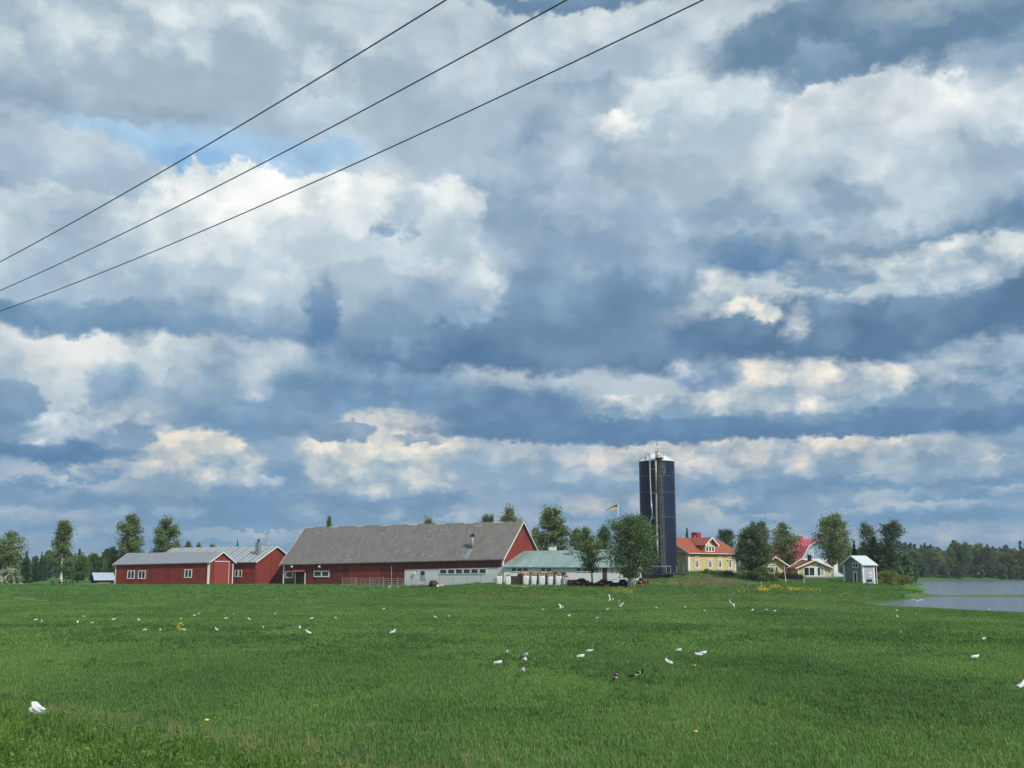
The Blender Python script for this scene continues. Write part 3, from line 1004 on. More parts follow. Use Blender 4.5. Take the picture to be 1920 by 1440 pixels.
pane_px(b, 'front', 537, 1072.5, 548, 1082, cols=1, fw=.17, glass='brown_wood')
pane_px(b, 'front', 590, 1072, 616, 1080, cols=2, fw=.19, mull=.24)
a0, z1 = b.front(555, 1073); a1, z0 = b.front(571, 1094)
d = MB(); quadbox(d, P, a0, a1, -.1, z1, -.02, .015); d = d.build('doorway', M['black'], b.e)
for aa in (a0 - .17, a1):
    f_ = MB(); quadbox(f_, P, aa, aa + .17, -.1, z1, -.02, .1); f_.build('door_post', M['white_wall'], d)
pr = MB().prism([(a0 - .45, -1.05, z1 + .06), (a1 + .25, -1.05, z1 + .06), (a1 + .25, .0, z1 + .40), (a0 - .45, .0, z1 + .40)],
                [(a0 - .45, -1.05, z1 + .14), (a1 + .25, -1.05, z1 + .14), (a1 + .25, .0, z1 + .48), (a0 - .45, .0, z1 + .48)])
pr.build('door_canopy', M['roof_red'], b.e)
for px_ in (550, 601.5):                                  # white lamps under the eaves
    a, z = b.front(px_, 1062.5)
    rings = [[(a + .24 * q * math.cos(t), -.42 + .24 * q * math.sin(t), z + h) for t in [i * math.pi / 5 for i in range(10)]] for q, h in ((1, -.14), (.95, .02), (.6, .16), (.15, .2))]
    lm = MB().loft(rings).build('wall_lamp', M['white'], b.e, True)
    MB().tube((a, -.4, z + .15), (a, .02, z + .3), .03).build('lamp_arm', M['dark_metal'], lm)
for x0, x1, y0 in ((626.5, 653.5, 1060), (654.5, 713, 1062), (714.5, 747, 1057)):   # sliding doors and board fields
    a0, z1 = b.front(x0, y0); a1, _ = b.front(x1, y0)
    d = MB(); quadbox(d, P, a0, a1, -.2, z1, -.01, .07 if x0 == 654.5 else .035); d.build('board_door', M['red_wood'] if x0 == 654.5 else M['dark_red_wood'], b.e)
a, z = b.front(884, 1040, y=1.6)
yv = 1.75
zb = b.zz(a, yv)
v_ = MB().tube((a, yv, zb - .2), (a, yv, zb + 2.0), .30, .30, 12).build('ventilator', M['dull_tin'], b.e, True)
MB().prism([(a - .3, yv - .3, zb + 2.0), (a + .3, yv - .3, zb + 2.0), (a + .3, yv + .3, zb + 2.0), (a - .3, yv + .3, zb + 2.0)],
           [(a - .24, yv - .2, zb + 2.30), (a + .34, yv - .2, zb + 2.55), (a + .34, yv + .25, zb + 2.55), (a - .24, yv + .25, zb + 2.30)]).build('cowl', M['black'], v_)
zf = [b.zz(a, q) for q in (-.4, 1.5)]
MB().prism([(a - .4, -.4, zf[0] + .19), (a + .4, -.4, zf[0] + .19), (a + .4, 1.5, zf[1] + .19), (a - .4, 1.5, zf[1] + .19)],
           [(a - .4, -.4, zf[0] + .23), (a + .4, -.4, zf[0] + .23), (a + .4, 1.5, zf[1] + .23), (a - .4, 1.5, zf[1] + .23)]).build('flashing', M['dull_tin'], b.e)
rnd = random.Random(3)
for i in range(26):                                       # broken and lichened sheet ends on the roof
    x = rnd.uniform(2, L - 3); q = rnd.uniform(.3, 6.0) if i % 3 else rnd.uniform(.0, 1.5)
    w_ = rnd.uniform(.25, .9); h_ = rnd.uniform(.04, .10)
    MB().prism([(x, q, b.zz(x, q) + .17), (x + w_, q, b.zz(x, q) + .17), (x + w_, q + h_, b.zz(x, q + h_) + .17), (x, q + h_, b.zz(x, q + h_) + .17)],
               [(x, q, b.zz(x, q) + .20), (x + w_, q, b.zz(x, q) + .20), (x + w_, q + h_, b.zz(x, q + h_) + .20), (x, q + h_, b.zz(x, q + h_) + .20)]).build('sheet_edge', M['lichen'], b.e)
n_r = 24
for i in range(n_r):                                      # ridge tiles
    x0 = -.4 + (L + .8) * i / n_r; x1 = -.4 + (L + .8) * (i + 1) / n_r - .03
    za, zb_ = b.zz(x0, W / 2) + .17, b.zz(x1, W / 2) + .17
    MB().prism([(x0, W / 2 - .3, za - .32), (x0, W / 2, za + .04), (x0, W / 2 + .3, za - .32)], [(x1, W / 2 - .3, zb_ - .32), (x1, W / 2, zb_ + .04), (x1, W / 2 + .3, zb_ - .32)]).build('ridge_tile', M['lichen'] if i % 3 == 0 else M['asbestos'], b.e)
BARN = b

# ---- white annex with the green roof, built against the barn's gable
b = Bld('dairy_annex', 'low white dairy building with faded green tin roof against the barn gable', 'dairy', 944.5, 179.4, 13, 'L', other_px=1186, W=15.5, base=1.0)
L, W = b.L, b.W
el, er = b.zat(0, 0, 1062.5), b.zat(L, 0, 1063)
rl, rr = b.zat(0, W / 2, 1034.5), b.zat(L, W / 2, 1031)
gable(b, el, er, rl, rr, 'white_wall', 'green_tin', oe=.45, og=.02, t=.1, barge=None)
for x0, x1 in ((960, 967.5), (970.5, 978.5), (981.5, 989.5), (1014.5, 1022.5), (1025.5, 1033.5), (1081, 1089.5), (1093, 1101), (1104, 1112)):
    pane_px(b, 'front', x0, 1065.3, x1, 1071.5, cols=1, fw=.09, glass=('glass'))
a0, z1 = b.front(1130, 1064); a1, _ = b.front(1138, 1064)
d = MB(); quadbox(d, on_front(b), a0, a1, 0, z1 - .05, -.01, .06); d.build('plank_door', M['brown_wood'], b.e)
x, _ = b.front(1036, 1030, y=W / 2 + .8)
stack(b, x, W / 2 + .8, rl - .6, b.zat(x, W / 2 + .8, 1024.5), 1.15, 'white_wall', cap='dull_tin')
x, _ = b.front(1071.5, 1035, y=5.2)
c_ = stack(b, x, 5.2, b.zz(x, 5.2) - .3, b.zat(x, 5.2, 1024), .74, 'dull_tin')
MB().prism([(x - .33, 4.9, b.zat(x, 5.2, 1024)), (x + .33, 4.9, b.zat(x, 5.2, 1024)), (x + .33, 5.5, b.zat(x, 5.2, 1024)), (x - .33, 5.5, b.zat(x, 5.2, 1024))],
           [(x - .2, 5.0, b.zat(x, 5.2, 1021)), (x + .35, 5.0, b.zat(x, 5.2, 1019)), (x + .35, 5.4, b.zat(x, 5.2, 1019)), (x - .2, 5.4, b.zat(x, 5.2, 1021))]).build('cowl', M['black'], c_)
ANNEX = b

# ---- yellow farmhouse
b = Bld('yellow_farmhouse', 'large yellow farmhouse with orange red roof and dormer gable, right of the silo', 'house', 1291, 192, -40, 'L', other_px=1380.5, W=10.0, base=2.35)
L, W = b.L, b.W
eh = b.zat(0, 0, 1034.5); rh = b.zat(0, W / 2, 1008.5)
gable(b, eh, eh, rh, rh, 'yellow', 'roof_red', oe=.55, og=.6, t=.12, sink=-(b.zat(0, 0, 1069.5)))
fz = b.zat(0, 0, 1069.5)
MB().box(-.08, L + .08, -.08, W + .08, -1.6, fz).build('foundation', M['concrete'], b.e)
corner_boards(b, [(0, 0, 1, 1, eh), (L, 0, -1, 1, eh), (0, W, 1, -1, eh)], w=.5)
P = on_front(b)
zw0, zw1 = b.zat(0, 0, 1063.5), b.zat(0, 0, 1052)
zs0, zs1 = b.zat(0, 0, 1042), b.zat(0, 0, 1038.8)
for pxc in (1306.2, 1330.8, 1349.2, 1368):
    a = b.front(pxc, 1058)[0]
    f_ = window(b, P, a - .38, a + .38, zw0, zw1, cols=2, rows=1, fw=.26, mull=.14)
    h_ = MB(); quadbox(h_, P, a - .82, a + .82, zw1 + .24, zw1 + .34, -.02, .18); h_.build('window_hood', M['white'], f_)
    if abs(pxc - 1330.8) > 1:
        window(b, P, a - .34, a + .34, zs0, zs1, cols=2, fw=.2, mull=.1)
a = b.front(1343.7, 1050)[0]
MB().tube((a, -.1, fz), (a, -.1, eh - .2), .05).build('downpipe', M['white'], b.e)
MB().box(-.4, L + .4, -.62, -.50, eh - .33, eh - .22).build('gutter', M['white'], b.e)
# dormer gable flush with the front wall
da0, da1 = b.front(1321.5, 1030)[0], b.front(1340.5, 1030)[0]
dm = (da0 + da1) / 2
dze = b.zat(dm, 0, 1019.5); dza = b.zat(dm, 0, 1008.5)
back = lambda z: max(.1, (z - eh) / (rh - eh) * (W / 2))
dw = MB()
dw.prism([(da0, -.01, eh - 1.0), (da1, -.01, eh - 1.0), (da1, -.01, dze), (dm, -.01, dza - .1), (da0, -.01, dze)],
         [(da0, back(dze), eh - .9), (da1, back(dze), eh - .9), (da1, back(dze) + .1, dze), (dm, back(dza), dza - .1), (da0, back(dze) + .1, dze)])
dorm = dw.build('dormer', M['yellow'], b.e)
ov = .55
sl = (dza - dze) / ((da1 - da0) / 2)
for sgn in (-1, 1):
    xe = (da0 - ov) if sgn < 0 else (da1 + ov)
    ze = dze - ov * sl
    y1e, y1a = back(ze) + .5, back(dza) + .6
    A_ = [(xe, -.6, ze), (dm, -.6, dza), (dm, y1a, dza), (xe, y1e, ze)]
    MB().prism(A_, [(p[0], p[1], p[2] + .12) for p in A_]).build('dormer_roof', M['roof_red'], dorm)
    A_ = [(xe, -.64, ze - .14), (dm, -.64, dza - .14), (dm, -.64, dza + .15), (xe, -.64, ze + .15)]
    MB().prism(A_, [(p[0], -.605, p[2]) for p in A_]).build('dormer_verge', M['white'], dorm)
wz0, wz1 = b.zat(dm, 0, 1033.2), b.zat(dm, 0, 1026)
f_ = window(b, P, dm - 1.05, dm + 1.05, wz0, wz1, cols=3, fw=.2, mull=.3)
h_ = MB(); quadbox(h_, P, dm - 1.35, dm + 1.35, wz1 + .2, wz1 + .3, -.02, .18); h_.build('window_hood', M['white'], f_)
# left gable: window with hood, blind cornice
Pg = on_end(b, 0 - 1e-9)
Pg = lambda a, z, out: (-out, a, z)
window(b, Pg, 2.3, 3.2, zw0, zw1, cols=1, rows=2, fw=.22)
MB().box(-.5, -.02, .0, 3.6, eh - .12, eh + .12).build('gable_cornice', M['white'], b.e)
x, _ = b.front(1305.5, 1005, y=W / 2)
ch = stack(b, x, W / 2, rh - .4, b.zat(x, W / 2, 998.5), 1.25, 'chimney_red')
MB().tube((x - .9, W / 2 - .4, rh - .2), (x - .9, W / 2 - .4, rh + .55), .06).build('vent_pipe', M['white'], ch)
FARMHOUSE = b

# ---- blue house with the crimson gambrel roof
b = Bld('gambrel_house', 'pale blue house with crimson gambrel roof and white ground floor, behind the birches', 'house', 1505, 226, 60, 'R', L=9.5, W=10.4, base=1.6)
L, W = b.L, b.W
ze = b.end(1505, 1047, L)[1]; yk, zk = b.end(1514, 1025, L); za = b.zat(L, W / 2, 1012)
prof = [(0, ze), (yk, zk), (W / 2, za), (W - yk, zk), (W, ze)]
MB().box(0, L, 0, W, -1, ze - .01).build('ground_floor_wall', M['white'], b.e)
MB().prism([(0, y, z) for y, z in prof], [(L, y, z) for y, z in prof]).build('upper_wall', M['blue_wall'], b.e)
pts = [(-.45, ze - .35)] + prof[1:4] + [(W + .45, ze - .35)]
for i in range(4):
    (y0, z0), (y1, z1) = pts[i], pts[i + 1]
    A_ = [(-.4, y0, z0 + .03), (-.4, y1, z1 + .03), (-.4, y1, z1 + .17), (-.4, y0, z0 + .17)]
    MB().prism(A_, [(L + .4, p[1], p[2]) for p in A_]).build('roof_slope', M['roof_pink'], b.e)
    A_ = [(L + .405, y0, z0 - .08), (L + .405, y1, z1 - .08), (L + .405, y1, z1 + .2), (L + .405, y0, z0 + .2)]
    MB().prism(A_, [(L + .46, p[1], p[2]) for p in A_]).build('verge_board', M['white'], b.e)
pane_px(b, 'end', 1517, 1032.5, 1524.5, 1040.5, x=L, cols=2, fw=.14, glass='curtain')
a, z = b.end(1540, 1060, L)
for aa in (2.0, 5.0, 8.0):
    window(b, on_end(b, L), aa - .55, aa + .55, 1.3, 2.6, cols=2, fw=.12)
stack(b, L * .42, W / 2, za - .3, b.zat(L * .42, W / 2, 1005.5), .95, 'roof_pink')

# ---- yellow cottage with the wide windows
b = Bld('picture_window_cottage', 'small yellow cottage with red roof, black flue and wide dark windows', 'cottage', 1496.5, 194, 86, 'R', L=4.0, W=6.0, base=1.65)
L, W = b.L, b.W
ee = b.end(1497, 1064, L)[1]; ra = b.zat(L, W / 2, 1051)
gable(b, ee, ee, ra, ra, 'yellow', 'roof_red', oe=.55, og=.55, t=.12)
MB().box(-.06, L + .06, -.06, W + .06, -.9, b.end(1500, 1081, L)[1]).build('foundation', M['grey_wood'], b.e)
corner_boards(b, [(L, 0, -1, 1, ee), (L, W, -1, -1, ee)], w=.16)
pane_px(b, 'end', 1507.5, 1064.5, 1527, 1079, x=L, cols=2, fw=.2, mull=.12, glass=['glass', 'glass'])
pane_px(b, 'end', 1532.5, 1064.5, 1544, 1079, x=L, cols=2, fw=.2, mull=.1, glass=['glass', 'curtain'])
y_, _ = b.end(1529.8, 1060, L)
d = MB(); quadbox(d, on_end(b, L), y_ - .22, y_ + .22, .5, ra - .35, -.02, .06); d.build('centre_board', M['white'], b.e)
stack(b, L * .6, W / 2 - .2, ra - .5, ra + 1.05, .55, 'black')

# ---- smaller yellow house left of it
b = Bld('small_yellow_house', 'small yellow house with red roof half hidden behind the dark bushes', 'cottage', 1434, 199, 84, 'R', L=4.5, W=3.9, base=1.5)
L, W = b.L, b.W
ee = b.end(1440, 1058, L)[1]; ra = b.zat(L, W / 2, 1045)
gable(b, ee, ee, ra, ra, 'yellow', 'roof_red', oe=.75, og=.7, t=.12)
corner_boards(b, [(L, W, -1, -1, ee)], w=.14)
pane_px(b, 'end', 1442, 1063.5, 1449.5, 1074, x=L, cols=2, fw=.14)
pane_px(b, 'end', 1454.5, 1063, 1458, 1071, x=L, cols=1, fw=.12)
d = MB(); quadbox(d, on_end(b, L), .4, 2.6, ee - .12, ee + .12, -.02, .1); d.build('cornice_board', M['white'], b.e)

# ---- brown outhouse with ochre roof between them
b = Bld('ochre_roof_outhouse', 'dark brown outhouse with ochre roof between the two yellow cottages', 'outhouse', 1482, 209, 70, 'R', L=6.0, W=5.2, base=1.6)
L, W = b.L, b.W
ee = b.end(1484, 1061, L)[1]; ra = b.zat(L, W / 2, 1048)
gable(b, ee, ee, ra, ra, 'brown_wood', 'ochre_roof', oe=.5, og=.4, t=.12)
stack(b, L * .5, W / 2 - .5, ra - .6, ra + .7, .5, 'ochre_roof')
d = MB(); quadbox(d, on_end(b, L), 1.6, 2.5, 0, 1.9, -.02, .05); d.build('door', M['grey_wood'], b.e)

# ---- grey storehouse by the river
b = Bld('grey_storehouse', 'narrow tall grey storehouse with white corners and pale roof on the river bank', 'storehouse', 1618, 178, -32, 'L', other_px=1640, W=4.0, base=None)
L, W = b.L, b.W
ee = b.zat(0, 0, 1057.5); ra = b.zat(0, W / 2, 1043)
gable(b, ee, ee, ra, ra, 'grey_wall', 'pale_roof', oe=.4, og=.4, t=.1)
MB().box(.25, L - .05, -.025, -.002, -.2, ee - .03).build('lit_boarding', M['lit_grey_wall'], b.e)  # paler overlay paints the sunlit front wall
corner_boards(b, [(0, 0, 1, 1, ee), (L, 0, -1, 1, ee), (0, W, 1, -1, ee)], w=.3)
P = lambda a, z, out: (-out, a, z)
y0, z1 = b.end(1600, 1056.5, 0); y1, z0 = b.end(1608.5, 1063.5, 0)
window(b, P, y0, y1, z0, z1, cols=2, fw=.14, mull=.1)
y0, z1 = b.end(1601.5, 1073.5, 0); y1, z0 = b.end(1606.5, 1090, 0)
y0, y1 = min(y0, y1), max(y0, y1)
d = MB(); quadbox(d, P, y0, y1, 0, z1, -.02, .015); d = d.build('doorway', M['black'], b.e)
for aa in (y0 - .2, y1):
    f_ = MB(); quadbox(f_, P, aa, aa + .2, 0, z1 + .2, -.02, .09); f_.build('door_post', M['white'], d)
f_ = MB(); quadbox(f_, P, y0, y1, z1, z1 + .2, -.02, .087); f_.build('door_lintel', M['white'], d)
x0, z1 = b.front(1629.5, 1075.5); x1, z0 = b.front(1633, 1080)
window(b, lambda a, z, out: (a, -.025 - out, z), x0, x1, z0, z1, cols=2, fw=.2, mull=.08)
MB().tube((L + .1, -.3, .1), (L + .1, -.3, ee - .3), .06).tube((L + .1, -.3, ee - .3), (L + .3, -.42, ee - .1), .06).build('downpipe', M['white'], b.e)
STORE = b

# ---- little dark shed at the far left
b = Bld('little_tin_roof_shed', 'little dark blue shed with pale tin roof left of the long red shed', 'shed', 179, 214, -32, 'L', other_px=214, W=4.2, base=.55)
L, W = b.L, b.W
ee = b.zat(0, 0, 1086.5); ra = b.zat(0, W / 2, 1074.5)
gable(b, ee, ee, ra, ra, 'navy_wood', 'blue_tin', oe=.35, og=.3, t=.08, barge='navy_wood')
MB().box(.5, L - .6, -.06, -.003, -.2, ee - .55).build('plank_skirt', M['grey_wood'], b.e)

# ---- low grey roof behind the storehouse
b = Bld('low_boathouse', 'low grey roofed boathouse between the birch and the storehouse', 'boathouse', 1564, 222, -20, 'L', other_px=1583, W=4.0, base=1.7)
ee = b.zat(0, 0, 1082); ra = b.zat(0, b.W / 2, 1074.5)
gable(b, ee, ee, ra, ra, 'grey_wall', 'blue_tin', oe=.3, og=.2, t=.08, barge=None)
d = MB(); quadbox(d, on_front(b), .4, 1.4, -.1, ee - .2, -.01, .05); d.build('door', M['brown_wood'], b.e)

# ------------------------------------------------------------------ silo
def silo():
    Y = 189.0
    c = at(1236.3, 1085, Y)
    Rr = 3.12
    z0 = 1.0
    ztop = at(1233.5, 866, Y).z
    e = thing('tower_silo', 'tall navy blue tower silo with pale conical cap and caged ladder', 'silo', (c.x, c.y, z0))
    H = ztop - z0
    def ring(r, z, n=48):
        return [(r * math.cos(2 * math.pi * i / n), r * math.sin(2 * math.pi * i / n), z) for i in range(n)]
    rows = [at(1236, y, Y).z - z0 for y in (1100, 1034, 970.5, 924.5, 894.5, 866)]
    rows[0] = -.5
    for i in range(5):                                       # shell courses
        MB().loft([ring(Rr, rows[i] + .01), ring(Rr, rows[i + 1] - .01)], False).build('shell_ring', M['silo'], e, True)
        if i:
            MB().loft([ring(Rr + .035, rows[i] - .035), ring(Rr + .035, rows[i] + .035)]).build('joint_hoop', M['hoop'] if i > 1 else M['silo'], e)
    cap = MB().loft([ring(Rr + .08, H - .05), ring(Rr + .08, H + .03), ring(Rr * .55, H + 1.02), ring(.35, H + 1.62), ring(.3, H + 1.70)]).build('roof_cap', M['silo_cap'], e)
    for i in range(20):
        t = 2 * math.pi * i / 20
        MB().tube(((Rr + .07) * math.cos(t), (Rr + .07) * math.sin(t), H + .05), (Rr * .55 * math.cos(t), Rr * .55 * math.sin(t), H + 1.04), .02, None, 5).build('cap_seam', M['galv'], cap)

    def front_pt(px, py, out):                               # on the camera side of the shell
        q = at(px, py, Y - Rr - out)
        dx = q.x - c.x
        yy = -math.sqrt(max(.1, (Rr + out) ** 2 - dx * dx))
        q = at(px, py, c.y + yy)
        return Vector((q.x - c.x, yy, q.z - z0))
    # two filling pipes
    p = [front_pt(1218.3, 862, .35), front_pt(1219.2, 900, .35), front_pt(1221, 940, .35), front_pt(1223.3, 966, .35)]
    apex = at(1228.7, 829, Y - 1.0) - Vector((c.x, c.y, z0))
    bend = front_pt(1218.5, 852, .2)
    mb = MB().path([Vector((apex.x + .35, -.2, H + 1.1)), apex + Vector((.55, .3, -.6)), apex + Vector((.2, .1, -.1)), apex, bend, p[0], p[1], p[2], p[3]], [.12] * 9, 10)
    fp = mb.build('filling_pipe', M['galv'], e, True)
    MB().tube(p[3], front_pt(1217, 985, .5), .10, .12, 8).build('pipe_spout', M['old_galv'], fp)
    p2 = [front_pt(1229.3, 857, .45), front_pt(1230.5, 925, .45), front_pt(1231.5, 1000, .45), front_pt(1234, 1052, .45)]
    MB().path(p2, [.17, .17, .16, .15], 10).build('drop_pipe', M['old_galv'], e, True)
    for py in (879, 925, 971):
        a_, b_ = front_pt(1219.8 + (py - 879) * .035, py, .3), front_pt(1230.3 + (py - 879) * .012, py, .35)
        MB().tube(a_, b_, .04, None, 6).build('pipe_bracket', M['galv'], e)
    # caged ladder
    lad = MB()
    lx0, lx1 = front_pt(1236, 930, .1).x, front_pt(1240, 930, .1).x
    def sh(x, out):
        return -math.sqrt((Rr + out) ** 2 - x * x)
    tilt = .55 / H
    for x in (lx0, lx1):
        lad.tube((x + .3, sh(x, .2), .2), (x, sh(x, .2), H + 1.0), .035, None, 6)
    z = .5
    while z < H + .9:
        k = .3 * (1 - z / (H + 1))
        lad.tube((lx0 + k, sh(lx0, .2), z), (lx1 + k, sh(lx1, .2), z), .022, None, 5)
        z += .32
    lad = lad.build('ladder', M['ladder_steel'], e)
    z = 2.6
    hoops, bars = MB(), MB()
    cx = (lx0 + lx1) / 2
    while z < H + 1.6:
        k = .3 * (1 - z / (H + 1))
        pr = [Vector((cx + k + .42 * math.cos(t), sh(cx, .2) - .12 - .5 * abs(math.sin(t)), z)) for t in [math.pi * (1 + i / 8) for i in range(9)]]
        for i in range(8):
            hoops.tube(pr[i], pr[i + 1], .016, None, 4, False)
        z += .75
    for t in [math.pi * (1 + i / 6) for i in range(7)]:
        bars.tube((cx + .3 * .87 + .42 * math.cos(t), sh(cx, .2) - .12 - .5 * abs(math.sin(t)), 2.6), (cx + .42 * math.cos(t), sh(cx, .2) - .12 - .5 * abs(math.sin(t)), H + 1.5), .011, None, 4, False)
    hoops.build('cage_hoops', M['ladder_steel'], lad)
    bars.build('cage_bars', M['ladder_steel'], lad)
    # platform with railings on the rim
    pl = MB()
    px0, px1 = lx0 - .5, lx1 + .5
    pl.box(px0, px1, sh(cx, .9), sh(cx, -1.6), H + .28, H + .36)
    pl = pl.build('top_platform', M['dark_metal'], e)
    for zz_ in (H + .85, H + 1.4, H + 1.95):
        MB().tube((px0, sh(cx, .85), zz_), (px1, sh(cx, .85), zz_), .03, None, 5).tube((px1, sh(cx, .85), zz_), (px1, sh(cx, -1.5), zz_), .03, None, 5).build('guard_rail', M['galv'], pl)
    for x_, y_ in ((px0, sh(cx, .85)), (px1, sh(cx, .85)), (px1, sh(cx, -1.5)), (cx, sh(cx, .85))):
        MB().tube((x_, y_, H + .3), (x_, y_, H + 1.98), .035, None, 5).build('guard_post', M['galv'], pl)
    MB().box(lx0 - .55, lx0 - .15, sh(cx, .5), sh(cx, .1), H + .36, H + 1.5).build('fan_motor', M['old_galv'], pl)
    # hoop railing on the left rim, stained outlet chute
    qa, qb = front_pt(1211.5, 862, -.3), front_pt(1216, 862, -.3)
    MB().path([qa, qa + Vector((0, 0, 1.1)), qb + Vector((0, 0, 1.1)), qb], [.03] * 4, 5).build('rim_railing', M['rust'], e)
    s0, s1 = front_pt(1243.5, 868, .1), front_pt(1246.8, 868, .1)
    MB().path([front_pt(1243, 867, .12), front_pt(1243, 882, .12), front_pt(1245, 889, .12), front_pt(1247, 882, .12), front_pt(1246.6, 867, .12)], [.05] * 5, 6).build('lifting_bridle', M['old_galv'], e)
    return e, c, Rr


silo_e, silo_c, silo_r = silo()

# timber store and platform at the foot of the silo
p = on_ground(1258, 184)
t = thing('loading_platform', 'green decked loading platform with railing on grey planks beside the silo', 'platform', (p.x, p.y, p.z))
zt = at(1260, 1073.5, 184).z - p.z
xa, xb = at(1249, 1074, 184).x - p.x, at(1283.5, 1074, 184).x - p.x
MB().box(xa, xb, -.6, 2.2, zt - .14, zt).build('deck', M['green_deck'], t)
MB().box(xa, xb, -.66, -.605, zt - .36, zt - .05).build('deck_beam', M['dark_metal'], t)
for i in range(9):
    x0 = at(1262 + i * 1.62, 1080, 184).x - p.x
    MB().box(x0, x0 + .13, -.57, -.5, -1.2, zt - .16).build('plank', M['grey_wood'], t)
for pxp in (1250, 1261.5, 1276.5, 1282.5):
    x0 = at(pxp, 1080, 184).x - p.x
    MB().box(x0 - .07, x0 + .07, -.45, -.31, -1.5, zt - .15).build('post', M['brown_wood'], t)
x0, x1 = at(1223, 1062, 184).x - p.x, at(1256.5, 1062, 184).x - p.x
rl_ = MB().tube((x0, -.5, zt + 1.05), (x1, -.5, zt + 1.05), .04, None, 6).build('hand_rail', M['galv'], t)
for x_ in (x1, (x0 + x1) / 2 + .8, xb - 1.4, xb - .2):
    MB().tube((x_, -.5, zt - .1), (x_, -.5, zt + 1.2), .035, None, 6).build('rail_post', M['galv'], t)
MB().tube((xb - 1.4, -.5, zt + 1.0), (xb - .2, -.5, zt + 1.0), .035, None, 6).build('hand_rail', M['dark_metal'], t)

p = on_ground(1236, 182)
t = thing('board_lean_to', 'rusty brown board store under the silo behind the birch trunks', 'store', (p.x, p.y, p.z))
w_ = (1262 - 1212) / FPX * 182
hh = at(1236, 1078, 182).z - p.z
rnd = random.Random(9)
for i in range(16):
    x0 = -w_ / 2 + w_ * i / 16
    MB().box(x0 + .01, x0 + w_ / 16 - .02, -.05 + rnd.uniform(-.03, .03), .05, -.6, hh + rnd.uniform(-.15, .05)).build('board', M['rust'] if rnd.random() < .7 else M['brown_wood'], t)
MB().box(-w_ / 2 - .2, w_ / 2 + .2, -.5, 2.5, hh + .06, hh + .16).build('lean_to_roof', M['dark_metal'], t)
MB().box(w_ * .12, w_ * .34, -.10, -.075, -.5, hh - .2).build('opening', M['black'], t)

# ------------------------------------------------------------------ trees
def leaf_mesh(name, pts, nrm_jit, size, m, rng, aspect=1.0, droop=0.0):
    """one small leaf-spray quad per point"""
    n = len(pts)
    a = rng.normal(size=(n, 3)); a[:, 2] *= .7
    a /= np.linalg.norm(a, axis=1)[:, None]
    b_ = rng.normal(size=(n, 3))
    b_[:, 2] -= droop
    b_ -= (b_ * a).sum(1)[:, None] * a
    b_ /= np.linalg.norm(b_, axis=1)[:, None] + 1e-9
    s = size * rng.uniform(.55, 1.3, size=(n, 1))
    a = a * s * .5; b_ = b_ * s * .5 * aspect
    v = np.stack([pts - b_, pts + a * .75, pts + b_, pts - a * .75], 1).reshape(-1, 3)
    f = np.arange(n * 4).reshape(n, 4)
    me = bpy.data.meshes.new(name)
    me.from_pydata(v.tolist(), [], f.tolist())
    me.materials.append(m)
    return me


